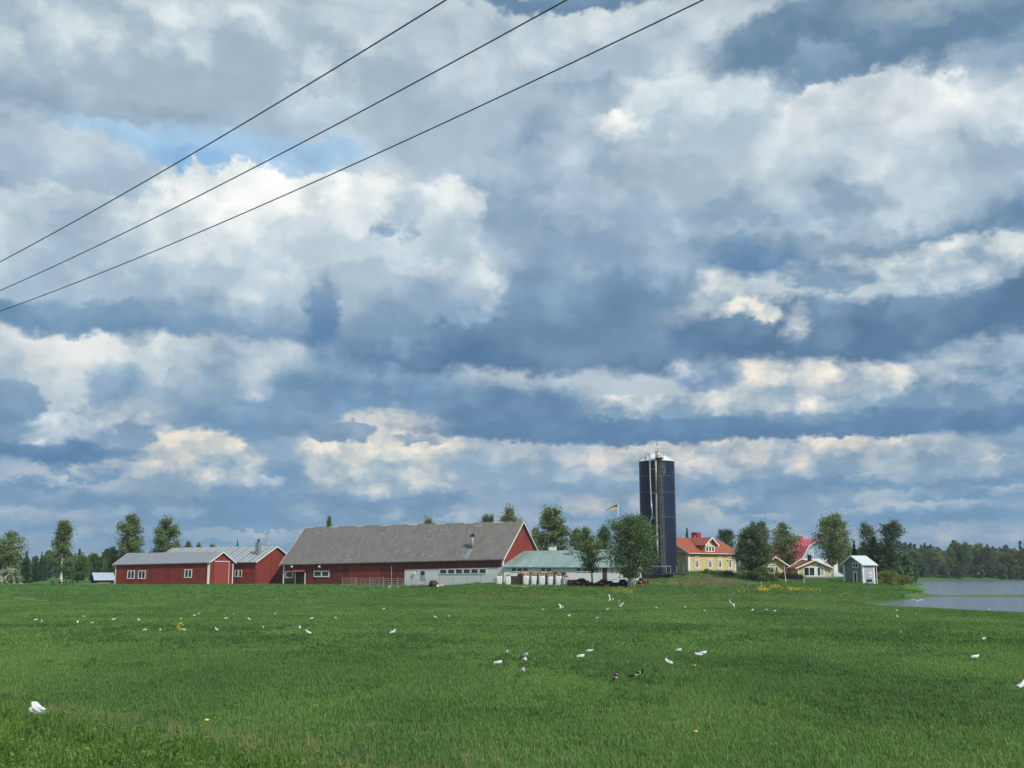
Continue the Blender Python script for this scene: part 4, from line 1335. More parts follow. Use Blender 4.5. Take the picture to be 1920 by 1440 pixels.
def broad_tree(seed, h, base, width, shape='oval', nb=64, nl=5200, leaf=.30, bark='bark_birch', leafm='leaf_birch', stems=1, droop=.6, spread=.42, up=.55, bare=0.0):
    """tapered trunk with limbs, and a crown of leaf sprays carried by the limbs; unit: metres, height h"""
    rng = np.random.default_rng(seed)
    mb = MB()
    pts = []
    prof = {'oval': lambda t: math.sin(math.pi * min(1, (t * .86 + .12))) ** .75,
            'column': lambda t: min(1, t * 5 + .35) * min(1, (1 - t) * 3.2 + .12) ** .7 * .9,
            'cone': lambda t: min(1, t * 6 + .3) * (1 - t * .82),
            'round': lambda t: math.sqrt(max(.02, 1 - (2 * t - .92) ** 2)),
            'bush': lambda t: math.sqrt(max(.05, 1 - t ** 2.2))}[shape]
    for si in range(stems):
        lean = np.array([rng.normal() * .05, rng.normal() * .05]) * h + (np.array([math.cos(si * 2.4), math.sin(si * 2.4)]) * width * .16 * (stems > 1))
        foot = np.array([math.cos(si * 2.4), math.sin(si * 2.4)]) * (.06 * width if stems > 1 else 0)
        r0 = h * .0155 / (stems ** .35) + .03
        def trunk(t):
            w = math.sin(t * 5 + si) * .012 * h
            return Vector((foot[0] + lean[0] * t ** 1.3 + w, foot[1] + lean[1] * t ** 1.3 + w * .6, h * .97 * t))
        ks = [0, .12, .25, .4, .55, .7, .85, 1.0]
        mb.path([trunk(k) if k else trunk(0) - Vector((0, 0, .5)) for k in ks], [r0 * (1 - k * .88) for k in ks], 7)
        for j in range(nb // stems):
            t = rng.random() ** .85
            z = base + (h - base) * t * .96
            k = z / h
            p0 = trunk(min(1, max(.05, k - .06)))
            ang = rng.uniform(0, 2 * math.pi)
            rad = width / 2 * prof(t) * rng.uniform(.62, 1.08)
            rise = rad * up * rng.uniform(.3, 1.3)
            p1 = Vector((trunk(k).x + math.cos(ang) * rad, trunk(k).y + math.sin(ang) * rad, min(h * 1.0, z - rad * .12 + rise * .6)))
            pm = p0.lerp(p1, .55) + Vector((0, 0, rad * .16))
            rr = r0 * .34 * (1 - k * .6)
            mb.path([p0, pm, p1], [rr, rr * .55, rr * .12], 4)
            if rng.random() < bare:
                continue
            m_ = int(nl / nb * rng.uniform(.5, 1.5))
            s = rng.random(m_) ** .7
            P0, PM, P1 = np.array(p0), np.array(pm), np.array(p1)
            q = ((1 - s) ** 2)[:, None] * P0 + (2 * s * (1 - s))[:, None] * PM + (s ** 2)[:, None] * P1
            q += rng.normal(size=(m_, 3)) * (spread * (.35 + .75 * s))[:, None] * np.array([1, 1, .8]) * (width / 5.0) ** .5
            q[:, 2] -= np.abs(rng.normal(size=m_)) * droop * .5 * s
            pts.append(q)
    P = np.concatenate(pts)
    P[:, 2] = np.maximum(P[:, 2], base * .8)
    trunk_me = mb.mesh('trunk', M[bark], True)
    crown_me = leaf_mesh('crown', P, 0, leaf, M[leafm], rng, 1.25, droop)
    return trunk_me, crown_me


def spruce_tree(seed, h, width, leafm='needle', n_wh=26, leaf=.34):
    rng = np.random.default_rng(seed)
    mb = MB().path([Vector((0, 0, -.5)), Vector((0, 0, h * .5)), Vector((0, 0, h))], [h * .016 + .03, h * .009 + .02, .01], 6)
    pts = []
    for i in range(n_wh):
        t = (i + rng.uniform(-.3, .3)) / n_wh
        t = min(max(t, 0), .985)
        z = h * (.04 + .95 * t)
        rad = width / 2 * ((1 - t) ** .85 + .03) * rng.uniform(.85, 1.1)
        nbr = 5 + int(4 * (1 - t))
        off = rng.uniform(0, 6.28)
        for k in range(nbr):
            a = off + 2 * math.pi * k / nbr + rng.normal() * .2
            rl_ = rad * rng.uniform(.65, 1.1)
            p1 = Vector((math.cos(a) * rl_, math.sin(a) * rl_, z - rl_ * .30))
            mb.tube((0, 0, z), p1, .03, .006, 3, False)
            m_ = max(5, int(26 * rl_ / (width / 2) + 6))
            s = rng.random(m_) ** .6
            q = np.array([0, 0, z]) + s[:, None] * (np.array(p1) - np.array([0, 0, z]))
            q += rng.normal(size=(m_, 3)) * np.array([.16, .16, .10]) * (rl_ * .5 + .25)
            q[:, 2] -= np.abs(rng.normal(size=m_)) * .16 * s
            pts.append(q)
    P = np.concatenate(pts)
    return mb.mesh('trunk', M['bark'], True), leaf_mesh('crown', P, 0, leaf, M[leafm], rng, 1.6, .8)


PROTO = {
    'birch_tall': (12, 5.0, broad_tree(1, 12, 3.0, 5.0, 'cone', 80, 8500, .245, spread=.34)),
    'birch_column': (12, 4.4, broad_tree(2, 12, 1.6, 4.4, 'column', 90, 10500, .245, spread=.34)),
    'birch_loose': (12, 6.0, broad_tree(3, 12, 3.2, 6.0, 'oval', 74, 7600, .245, droop=1.0, spread=.34)),
    'birch_clump': (12, 9.4, broad_tree(4, 12, 2.0, 9.4, 'round', 200, 23000, .245, stems=5, leafm='leaf_green', spread=.36)),
    'birch_twin': (12, 6.6, broad_tree(5, 12, 3.0, 6.6, 'oval', 124, 13000, .245, stems=2, spread=.36)),
    'broad': (10, 6.4, broad_tree(6, 10, 1.0, 6.4, 'oval', 96, 11500, .245, spread=.36, bark='bark', leafm='leaf_green')),
    'dark': (10, 6.0, broad_tree(7, 10, .5, 6.0, 'oval', 110, 14500, .235, spread=.36, bark='bark', leafm='leaf_dark', stems=3)),
    'poplar': (12, 5.4, broad_tree(8, 12, 1.2, 5.4, 'column', 100, 11500, .19, spread=.32, bark='bark', leafm='leaf_dark', up=1.3)),
    'olive': (11, 6.0, broad_tree(9, 11, 2.0, 6.0, 'oval', 84, 8200, .235, spread=.34, bark='bark', leafm='leaf_olive', bare=.1)),
    'willow': (2.4, 4.6, broad_tree(10, 2.4, .05, 4.6, 'bush', 70, 4200, .16, bark='bark', leafm='leaf_willow', stems=6, spread=.22)),
    'bush': (3.0, 3.4, broad_tree(11, 3.0, .05, 3.4, 'bush', 60, 4200, .18, bark='bark', leafm='leaf_green', stems=5, spread=.26)),
    'blossom': (3.2, 4.6, broad_tree(12, 3.2, .05, 4.6, 'bush', 70, 5000, .17, bark='bark', leafm='leaf_green', stems=5, spread=.26)),
    'spruce': (12, 4.4, spruce_tree(13, 12, 4.4)),
    'spruce_thin': (12, 3.0, spruce_tree(14, 12, 3.0)),
}
_b = np.random.default_rng(77)


def blossom_mesh(seed, h, w, n):
    rng = np.random.default_rng(seed)
    t = rng.random(n); a = rng.uniform(0, 6.28, n)
    r = w / 2 * np.sqrt(np.maximum(.05, 1 - t ** 2.2)) * rng.uniform(.75, 1.12, n)
    k = np.stack([np.cos(a) * r, np.sin(a) * r, t * h], 1)
    q = np.repeat(k, 5, 0) + rng.normal(size=(n * 5, 3)) * .12
    return leaf_mesh('blossoms', q, 0, .16, M['blossom'], rng, 1.0, 0)


BLOSSOM = blossom_mesh(5, 3.2, 4.9, 420)
tree_no = 0


def tree(kind, name, label, px, top, width, Y, group=None, base=None, cat='tree', rot=None):
    """tree standing on the ground at distance Y; its height and spread come from the photograph at that distance"""
    global tree_no
    tree_no += 1
    h0, w0, (tm, cm) = PROTO[kind]
    p = on_ground(px, Y)
    if base is not None:
        p.z = base
    p.z = max(p.z, WATER_Z)
    h = at(px, top, Y).z - p.z
    w = width / FPX * Y * .92
    e = thing(name, label, cat, p, rot if rot is not None else (tree_no * 2.399) % 6.28, group)
    sx = w / w0
    e.scale = (sx, sx, h / h0)
    for nm, me in (('trunk', tm), ('crown', cm)):
        o = bpy.data.objects.new(nm, me); col.objects.link(o); o.parent = e
    return e


G1, G2, G3, G4 = 'trees left of the red sheds', 'trees behind the farm roofs', 'trees round the houses', 'trees on the far river shore'
tree('birch_loose', 'birch_tree', 'big spreading birch cut by the left edge of the picture', 4, 992, 78, 200, G1)
e = tree('blossom', 'flowering_shrub', 'round shrub full of white blossom at the far left', 18, 1066, 48, 192, cat='shrub')
o = bpy.data.objects.new('blossoms', BLOSSOM); col.objects.link(o); o.parent = e
tree('spruce', 'spruce_tree', 'brownish spruce right of the blossoming shrub', 48, 1032, 30, 214, G1)
tree('birch_tall', 'birch_tree', 'tall birch with white trunk standing alone over the picnic tables', 117, 973, 66, 196, G1)
tree('broad', 'leafy_tree', 'low leafy tree just right of the lone tall birch', 146, 1040, 44, 218, G1)
tree('broad', 'leafy_tree', 'bright green low tree behind the little dark blue shed', 178, 1036, 42, 226, G1)
tree('broad', 'leafy_tree', 'leafy tree leaning in below the left columnar birch', 207, 1024, 40, 224, G1)
tree('birch_column', 'birch_tree', 'tall columnar birch behind the left end of the long shed roof', 239, 959, 58, 222, G1)
tree('birch_column', 'birch_tree', 'columnar birch behind the middle of the long shed roof', 307, 965, 56, 224, G1)
tree('olive', 'leafy_tree', 'thin pale tree beside the right columnar birch', 329, 1010, 28, 232, G1)
tree('broad', 'leafy_tree', 'tree top peeping over the striped roof at its left end', 352, 1013, 26, 238, G2)
tree('broad', 'leafy_tree', 'low tree top over the striped roof, second from its left end', 371, 1016, 20, 238, G2)
tree('olive', 'leafy_tree', 'flat pale tree top over the middle of the striped roof', 398, 1018, 34, 240, G2)
tree('spruce', 'spruce_tree', 'small spruce tip over the striped roof left of the chimney', 443, 1010, 16, 244, G2)
tree('birch_tall', 'birch_tree', 'pointed tree top over the left part of the barn ridge', 613, 964, 24, 226, G2)
tree('olive', 'leafy_tree', 'low tree top over the middle of the barn ridge', 804, 966, 44, 222, G2)
tree('dark', 'leafy_tree', 'dark round tree top over the barn ridge near its right end', 914, 960, 32, 216, G2)
tree('olive', 'leafy_tree', 'wide olive tree behind the barn gable peak', 958, 946, 66, 218, G2)
tree('birch_loose', 'birch_tree', 'thin tree just right of the barn gable peak', 996, 985, 44, 216, G2)
tree('birch_column', 'birch_tree', 'tall dense birch behind the green annex roof, left of the flag', 1040, 945, 78, 200, G2)
tree('broad', 'leafy_tree', 'rounded tree between the tall birch and the annex birch', 1082, 988, 52, 204, G2)
tree('broad', 'leafy_tree', 'tree behind the annex just left of the flagpole', 1138, 984, 44, 200, G2)
tree('birch_loose', 'birch_tree', 'slender loose birch in front of the green roofed annex', 1110, 985, 62, 164.5, G3)
tree('birch_clump', 'birch_clump', 'broad birch with several white stems in front of the silo foot', 1184, 964, 118, 158, G3)
tree('spruce', 'spruce_tree', 'dark spruce tip above the yellow farmhouse roof', 1290, 988, 26, 222, G3)
tree('dark', 'leafy_tree', 'dark round tree behind the right end of the farmhouse roof', 1363, 989, 42, 214, G3)
e = tree('dark', 'lilac_tree', 'big dark lilac right of the yellow farmhouse', 1414, 984, 80, 180, G3)
e = tree('blossom', 'flowering_shrub', 'tall shrub with white blossom on the left of the dark lilac', 1394, 1000, 30, 190, cat='shrub')
o = bpy.data.objects.new('blossoms', BLOSSOM); col.objects.link(o); o.parent = e
tree('dark', 'leafy_tree', 'dark tree top rising behind the big lilac', 1427, 974, 44, 200, G3)
tree('bush', 'leafy_shrub', 'low dark shrub at the foot of the lilac on the right', 1436, 1062, 46, 178, cat='shrub')
tree('birch_loose', 'birch_tree', 'loose birch with pale trunk between lilac and crimson roof', 1474, 977, 68, 205, G3)
tree('birch_twin', 'birch_tree', 'twin stemmed birch before the pale blue gable', 1563, 961, 80, 199, G3)
tree('spruce_thin', 'spruce_tree', 'small spruce left of the poplars over the storehouse', 1604, 1012, 22, 206, G3)
tree('poplar', 'poplar_tree', 'narrow dark poplar, left of the pair behind the storehouse', 1634, 978, 44, 204, G3)
tree('poplar', 'poplar_tree', 'wide dark poplar, right of the pair behind the storehouse', 1664, 973, 66, 202, G3)
tree('spruce', 'spruce_tree', 'very dark spruce standing right behind the grey storehouse', 1642, 1004, 66, 196, G3)
tree('willow', 'willow_bush', 'yellow green willow bush on the bank right of the storehouse', 1663, 1070, 50, 186, cat='shrub')
tree('willow', 'willow_bush', 'lower yellow green willow bush nearest the river', 1690, 1077, 38, 190, cat='shrub')
tree('bush', 'leafy_shrub', 'small dark shrub on the knoll against the farmhouse foundation', 1323, 1066, 12, 185, cat='shrub')
tree('bush', 'leafy_shrub', 'green shrub at the right corner of the farmhouse foundation', 1366, 1069, 26, 184, cat='shrub')
for px_, tp, Y_, lb in ((66, 1045, 236, 'small far spruce right of the brownish one'), (76, 1033, 250, 'left of two dark spruces close together beside the tall birch'),
                        (83, 1034, 252, 'right of two dark spruces close together beside the tall birch'), (153, 1034, 262, 'spruce tip behind the low leafy trees'),
                        (190, 1034, 262, 'spruce tip left of the left columnar birch')):
    tree('spruce_thin', 'spruce_tree', lb, px_, tp, 15, Y_, G1)
# individual trees along the far shore
rnd = random.Random(21)
fx = [1676, 1694, 1712, 1731, 1750, 1766, 1783, 1797, 1812, 1826, 1840, 1853, 1868, 1884, 1899, 1915, 1932]
ft = [1036, 1032, 1030, 1036, 1028, 1034, 1024, 1017, 1015, 1020, 1016, 1023, 1030, 1032, 1027, 1030, 1032]
for i, (px_, tp) in enumerate(zip(fx, ft)):
    Y_ = FAR0 + .25 * ((px_ - 960) / FPX * 455 - 160) + 4 + rnd.uniform(-2, 4)
    lb = '%s tree on the far shore, %s' % (('tall rounded', 'wide bushy', 'narrow', 'low spreading')[i % 4],
         ('nearest to the willow bushes', 'second from the willow bushes', 'third from the willow bushes', 'fourth from the willow bushes', 'fifth from the willow bushes', 'sixth from the willow bushes', 'left of the tallest group', 'first of the tallest group', 'second of the tallest group', 'third of the tallest group', 'last of the tallest group', 'just right of the tallest group', 'fifth from the right edge', 'fourth from the right edge', 'third from the right edge', 'second from the right edge', 'cut by the right edge')[i])
    tree(('broad', 'birch_loose', 'birch_column', 'dark')[i % 4], 'shore_tree', lb, px_, tp, rnd.uniform(26, 40), Y_, G4)


def forest(name, label, region, n, seed, hmin, hmax, spruce_share):
    """a wood that reads as one mass"""
    rng = np.random.default_rng(seed)
    V, Fc = [], []
    cnt = 0
    for i in range(n):
        x, y = region(rng)
        z = max(ground(x, y), WATER_Z)
        h = rng.uniform(hmin, hmax); sp = rng.random() < spruce_share
        w = h * (.26 if sp else .48)
        m_ = 190 if sp else 230
        t = rng.random(m_) ** (1.0 if sp else .8)
        if sp:
            rad = w / 2 * ((1 - t) ** .9 + .04) * (.8 + .35 * np.sin(t * 45)) * rng.uniform(.6, 1.05, m_)
        else:
            rad = w / 2 * np.sqrt(np.maximum(.03, 1 - (2 * t - .85) ** 2 * .85)) * rng.uniform(.5, 1.1, m_)
        a = rng.uniform(0, 6.28, m_)
        P = np.stack([x + np.cos(a) * rad, y + np.sin(a) * rad, z + h * (.05 + .95 * t)], 1)
        u1 = rng.normal(size=(m_, 3)); u1 /= np.linalg.norm(u1, axis=1)[:, None]
        u2 = rng.normal(size=(m_, 3)); u2 -= (u2 * u1).sum(1)[:, None] * u1; u2 /= np.linalg.norm(u2, axis=1)[:, None]
        s = (h * (.055 if sp else .075)) * rng.uniform(.6, 1.3, (m_, 1))
        V.append(np.stack([P - u2 * s, P + u1 * s * .8, P + u2 * s, P - u1 * s * .8], 1).reshape(-1, 3))
        cnt += m_
    v = np.concatenate(V)
    me = bpy.data.meshes.new(name)
    me.from_pydata(v.tolist(), [], np.arange(cnt * 4).reshape(-1, 4).tolist())
    me.materials.append(M['leaf_far'])
    o = bpy.data.objects.new(name, me); col.objects.link(o)
    tag(o, label, 'forest', kind='stuff')


def reg_right(rng):
    k = rng.uniform(.30, .62); y = FAR0 + 24 + 230 * rng.random() ** 1.3
    return k * y * 1.0, y + .2 * (k * y - 160)


def reg_left(rng):
    y = rng.uniform(285, 460)
    return (-.22 - .95 * rng.random() ** 1.5) * y, y


def reg_back(rng):
    y = rng.uniform(420, 560)
    return rng.uniform(-.40, .34) * y, y


def reg_shore(rng):
    k = rng.uniform(.345, .55); y = 452 + rng.uniform(0, 5)
    return k * y, FAR0 + .25 * (k * y - 160) + rng.uniform(-3, 6)


forest('forest', 'mixed forest behind the trees of the far river shore', reg_right, 420, 1, 9, 14.5, .55)
forest('shore_scrub', 'low green scrub along the waterline of the far shore', reg_shore, 150, 4, 2.0, 6.5, .0)
def reg_bank(rng):
    y = rng.uniform(225, 440)
    return .366 * y + 1.0 - rng.uniform(.5, 11), y


forest('bank_wood', 'green wood along the near river bank behind the poplars', reg_bank, 150, 6, 2.5, 8, .2)
forest('forest', 'dark forest behind the birches on the left', reg_left, 460, 2, 4.5, 8.4, .45)
forest('forest', 'low forest on the horizon behind the farm roofs', reg_back, 200, 3, 6, 9.5, .6)

# ------------------------------------------------------------------ grass
def tuft(name, seed, blades, h, spread, width, m, lean=.45):
    rng = np.random.default_rng(seed)
    V, Fc = [], []
    for i in range(blades):
        a = rng.uniform(0, 6.28); r = spread * math.sqrt(rng.random())
        x, y = math.cos(a) * r, math.sin(a) * r
        d = rng.uniform(0, 6.28); hh = h * rng.uniform(.5, 1.15); le = lean * hh * rng.uniform(.3, 1.2)
        w = width * rng.uniform(.7, 1.3)
        px, py = -math.sin(d) * w / 2, math.cos(d) * w / 2
        dx, dy = math.cos(d) * le, math.sin(d) * le
        o = len(V)
        V += [(x - px, y - py, -.03), (x + px, y + py, -.03), (x + dx * .35 + px * .8, y + dy * .35 + py * .8, hh * .6),
              (x + dx * .35 - px * .8, y + dy * .35 - py * .8, hh * .6), (x + dx, y + dy, hh)]
        Fc += [(o, o + 1, o + 2, o + 3), (o + 3, o + 2, o + 4)]
    me = bpy.data.meshes.new(name)
    me.from_pydata(V, [], Fc)
    me.materials.append(m)
    return bpy.data.objects.new(name, me)


def leafy(name, seed, n, h, spread, size, m):
    rng = np.random.default_rng(seed)
    P = np.stack([rng.normal(size=n) * spread, rng.normal(size=n) * spread, rng.random(n) * h], 1)
    return bpy.data.objects.new(name, leaf_mesh(name, P, 0, size, m, rng, 1.5, -.6))


def scatter(name, label, pts, protos, smin, smax, seed, cat='grass'):
    """grass standing on given ground points (geometry nodes, nobody could count it)"""
    me = bpy.data.meshes.new(name)
    me.from_pydata([tuple(p) for p in pts], [], [])
    o = bpy.data.objects.new(name, me); col.objects.link(o)
    c = bpy.data.collections.new(name + '_blades')
    for p in protos:
        c.objects.link(p)
    g = bpy.data.node_groups.new(name, 'GeometryNodeTree')
    g.interface.new_socket('Geometry', in_out='INPUT', socket_type='NodeSocketGeometry')
    g.interface.new_socket('Geometry', in_out='OUTPUT', socket_type='NodeSocketGeometry')
    N, L = g.nodes, g.links
    gi, go = N.new('NodeGroupInput'), N.new('NodeGroupOutput')
    ci = N.new('GeometryNodeCollectionInfo')
    ci.inputs[0].default_value = c; ci.inputs[1].default_value = True; ci.inputs[2].default_value = True
    ip = N.new('GeometryNodeInstanceOnPoints')
    ip.inputs['Pick Instance'].default_value = True
    L.new(gi.outputs[0], ip.inputs['Points']); L.new(ci.outputs[0], ip.inputs['Instance'])
    ri = N.new('FunctionNodeRandomValue'); ri.data_type = 'INT'
    ri.inputs[4].default_value = 0; ri.inputs[5].default_value = len(protos) - 1; ri.inputs['Seed'].default_value = seed
    L.new(ri.outputs[2], ip.inputs['Instance Index'])
    rr = N.new('FunctionNodeRandomValue'); rr.data_type = 'FLOAT_VECTOR'
    rr.inputs[0].default_value = (-.12, -.12, 0); rr.inputs[1].default_value = (.12, .12, 6.28); rr.inputs['Seed'].default_value = seed + 1
    L.new(rr.outputs[0], ip.inputs['Rotation'])
    rs = N.new('FunctionNodeRandomValue'); rs.data_type = 'FLOAT'
    rs.inputs[2].default_value = smin; rs.inputs[3].default_value = smax; rs.inputs['Seed'].default_value = seed + 2
    L.new(rs.outputs[1], ip.inputs['Scale'])
    L.new(ip.outputs[0], go.inputs[0])
    md = o.modifiers.new('blades', 'NODES'); md.node_group = g
    return tag(o, label, cat, kind='stuff')


rng = np.random.default_rng(11)


def field_points(n, y0, y1, power, x_margin=1.12, keep=None):
    t = rng.random(n)
    y = (y0 ** power + t * (y1 ** power - y0 ** power)) ** (1 / power)
    x = rng.uniform(-1, 1, n) * (.5 * y * x_margin + 7.0)
    z = terrain(x, y)
    ok = (z > WATER_Z + .10) & ~((x > .36 * y) & (y > 128) & (z < .12)) & (bare(x, y) < .3)
    if keep is not None:
        ok &= keep(x, y)
    return np.stack([x, y, z], 1)[ok]


def clumpy(x, y, s=1.0, ph=0.0):
    return (np.sin(x * .9 * s + 1.3 * np.sin(y * .37 * s + ph)) + np.sin(y * .55 * s + 1.7 * np.sin(x * .31 * s + ph * 2)) + np.sin((x + y) * .21 * s + ph)) / 3


M['grass_b'] = mat('dark_grass_blades', (.032, .098, .021), (.085, .190, .041), .5, .3, 4, island=.3, trans=.25, spec=.35, lo=.3, hi=.72, coord='World')
M['grass_d'] = mat('mid_green_blades', (.044, .125, .028), (.115, .235, .052), .5, .3, 4, island=.3, trans=.25, spec=.35, lo=.3, hi=.72, coord='World')
M['grass_c'] = mat('light_grass_blades', (.095, .195, .046), (.210, .325, .090), .55, .25, 4, island=.35, trans=.28, spec=.3, lo=.3, hi=.72, coord='World')
g1 = [tuft('grass_tuft', 100 + i, 30, .085 + .02 * i, .20, .009, M['grass_a'], .7) for i in range(3)] + [tuft('grass_tuft', 120, 26, .085, .2, .009, M['grass_c'], .7)]
g2 = [tuft('grass_tuft', 110 + i, 40, .14 + .04 * i, .16, .012, M['grass_b'], .7) for i in range(2)] + [leafy('clover_tuft', 115, 34, .10, .12, .035, M['grass_b'])]
g3 = [tuft('far_grass_tuft', 130 + i, 30, .11, .42, .020, M['grass_a'], .7) for i in range(2)] + [tuft('far_grass_tuft', 135, 26, .10, .4, .02, M['grass_c'], .7)]
g4 = [tuft('far_grass_tuft', 140, 26, .15, .4, .022, M['grass_d'], .7)]
g5 = [tuft('tall_grass', 150 + i, 30, .34, .20, .010, M['grass_tall'], .6) for i in range(2)] + [leafy('herb', 155, 70, .28, .15, .045, M['grass_tall']), leafy('herb', 156, 60, .22, .18, .04, M['grass_tall'])]
g6 = [tuft('dry_tuft', 160 + i, 14, .38 + .1 * i, .16, .008, M['grass_dry'], .8) for i in range(2)]
g7 = [tuft('bank_tuft', 170 + i, 26, .24, .4, .024, (M['grass_tall'], M['grass_b'], M['grass_a'])[i], .6) for i in range(3)]
g8 = [tuft('bank_dry_tuft', 180, 20, .40, .4, .022, M['grass_dry'], .8)]

scatter('near_grass', 'short green meadow grass in the foreground', field_points(78000, 12.0, 42, 1.1), g1, .75, 1.35, 1)
scatter('near_weed_clumps', 'darker clumps of clover and coarse grass in the near meadow', field_points(40000, 13, 62, 1.2, keep=lambda x, y: clumpy(x, y) + .42 * clumpy(x, y, 2.7, 2.0) + .25 * rng.normal(size=len(x)) > .36), g2, .6, 1.15, 2)
scatter('far_grass', 'green meadow grass in the middle of the field', field_points(76000, 38, 128, 1.5), g3, .7, 1.2, 3)
scatter('far_grass_clumps', 'darker grass streaks across the middle of the field', field_points(31000, 40, 112, 1.4, keep=lambda x, y: clumpy(x, y * 2.2, .45, 1.0) + .3 * rng.normal(size=len(x)) > .36), g4, .6, 1.1, 4)
bank_edge = lambda x, y: (y - 16.3 + .8 * (x + 2.6) < .5 * np.sin(x * 1.3) + rng.normal(size=len(x)) * .5)
scatter('roadside_herbs', 'taller lush roadside grass and herbs in the bottom left corner', field_points(17000, 10.5, 30, 1.0, keep=bank_edge), g5, .55, 1.1, 5)
scatter('dry_grass', 'straw coloured dead grass between the herbs and the meadow', field_points(15000, 12, 32, 1.0, keep=lambda x, y: (np.abs(y - 16.6 + .8 * (x + 2.6)) < 1.3 + rng.normal(size=len(x)) * .8) & (clumpy(x, y, 2.2, .6) > -.1)), g6, .35, .8, 6)
bp = field_points(36000, 112, 190, 2.0, keep=lambda x, y: (rng.random(len(x)) < sst(112, 128, y)) & ((x > -14 + 5 * rng.normal(size=len(x))) | (rng.random(len(x)) < .35)) & (x < 66))
scatter('bank_grass', 'rough green grass on the bank below the farm', bp, g7, .55, 1.2, 7)
kn = [hit(rnd.gauss(1332, 34), rnd.gauss(1091, 6)) for _ in range(620)] + [hit(rnd.uniform(840, 1660), rnd.gauss(1121, 2.2)) for _ in range(500)]
scatter('bank_dry_grass', 'dry straw grass on the knoll below the farmhouse and along the field margin', [tuple(q) for q in kn], g8, .5, 1.0, 8)

# ------------------------------------------------------------------ farmyard things
def big_bag_meshes(seed, w=.90, h=1.42, cloth='bag'):
    rnd = random.Random(seed)
    n = 24
    rings = []
    for k in range(9):
        t = k / 8
        bulge = 1 + .10 * math.sin(math.pi * t) - .12 * (t > .9) - .06 * (t < .05)
        r_ = []
        for i in range(n):
            a = 2 * math.pi * i / n
            c_, s_ = math.cos(a), math.sin(a)
            q = (abs(c_) ** 5 + abs(s_) ** 5) ** (-1 / 5)
            fold = 1 + .035 * math.sin(a * 5 + k * .9 + seed) + rnd.uniform(-.02, .02)
            r_.append((c_ * q * w / 2 * bulge * fold, s_ * q * w / 2 * bulge * fold, t * h + rnd.uniform(-.03, .03) * (0 < k)))
        rings.append(r_)
    bag = MB().loft(rings).mesh('bag_body', M[cloth], True)
    wood = MB()
    for i in range(46):
        x, y = rnd.uniform(-.42, .42) * w, rnd.uniform(-.42, .42) * w
        z = h + rnd.uniform(-.05, .22) * (1 - (x * x + y * y) / (w * w) * 1.6)
        d = Vector((rnd.uniform(-1, 1), rnd.uniform(-1, 1), rnd.uniform(-.3, .5))).normalized() * .17
        p_ = Vector((x, y, z + .05))
        wood.tube(p_ - d, p_ + d, rnd.uniform(.04, .075), None, 5)
    loops = MB()
    for sx in (-1, 1):
        for sy in (-1, 1):
            x, y = sx * w * .42, sy * w * .42
            loops.path([Vector((x, y, h - .1)), Vector((x * 1.05, y * 1.05, h + .22)), Vector((x * .8, y * 1.02, h + .2)), Vector((x * .78, y, h - .05))], [.025] * 4, 4)
    foot = MB()
    for sx in (-1, 1):
        foot.prism([(sx * w * .44, -w * .46, .0), (sx * w * .62, -w * .52, .0), (sx * w * .44, -w * .46, .28)], [(sx * w * .44, w * .46, .0), (sx * w * .62, w * .5, .0), (sx * w * .44, w * .46, .28)])
    return bag, wood.mesh('firewood', M['firewood']), loops.mesh('lifting_loop', M['white']), foot.mesh('bag_corner', M[cloth])


BAGS = [big_bag_meshes(s) for s in (1, 2, 3)]
DARK_BAGS = [big_bag_meshes(s, 1.05, 1.5, 'black') for s in (4, 5, 6)]  # black bodies put in to darken the gaps between white bags
GB = 'firewood bags in front of the annex'


def big_bag(px, Y, label, k, sc=1.0, rz=0.0, kinds=BAGS):
    p = on_ground(px, Y)
    e = thing('firewood_bag', label, 'bag', (p.x, p.y, p.z - .02), rz, GB)
    e.scale = (sc, sc, sc)
    for nm, me in zip(('bag_body', 'firewood', 'lifting_loop', 'bag_corner'), kinds[k % 3]):
        o = bpy.data.objects.new(nm, me); col.objects.link(o); o.parent = e


ords = ['leftmost', 'second', 'third', 'fourth', 'fifth', 'sixth', 'seventh', 'rightmost']
for i, px_ in enumerate((936, 952, 986.5, 1001, 1016, 1032, 1047, 1060)):
    big_bag(px_, 167 - i * .45, '%s white woven firewood bag%s in the front row by the annex' % (ords[i], '' if i in (0, 7) else ' from the left'), i, (.98, .93, 1.04, 1.0, 1.03, .98, 1.06, .92)[i], .12 * math.sin(i * 3.1))
for i, px_ in enumerate((978, 993.5, 1009, 1024, 1039.5, 1053)):
    big_bag(px_, 168.9 - i * .45, 'firewood bag in the back row, blackened to darken the gaps, %s' % (('behind the bags left of centre', 'second from the left', 'third from the left', 'fourth from the left', 'fifth from the left', 'last on the right')[i]), i + 1, 1.12, .2, DARK_BAGS)


def crate(px, Y, w, h, d, label, m='brown_wood', name='wooden_crate', slats=5):
    p = on_ground(px, Y)
    e = thing(name, label, 'crate', p, .3)
    MB().box(-w / 2 + .03, w / 2 - .03, -d / 2 + .03, d / 2 - .03, 0, h - .06).build('crate_lining', M['black'], e)
    sh_ = h / slats
    for i in range(slats):
        MB().box(-w / 2, w / 2, -d / 2 - .02, -d / 2 + .02, i * sh_ + .01, (i + 1) * sh_ - .03).build('slat', M[m], e)
        MB().box(w / 2 - .02, w / 2 + .02, -d / 2 + .03, d / 2, i * sh_ + .01, (i + 1) * sh_ - .03).build('slat', M[m], e)
    for sx in (-1, 1):
        MB().box(sx * w / 2 - .05, sx * w / 2 + .05, -d / 2 - .06, -d / 2 - .021, 0, h).build('corner_post', M[m], e)


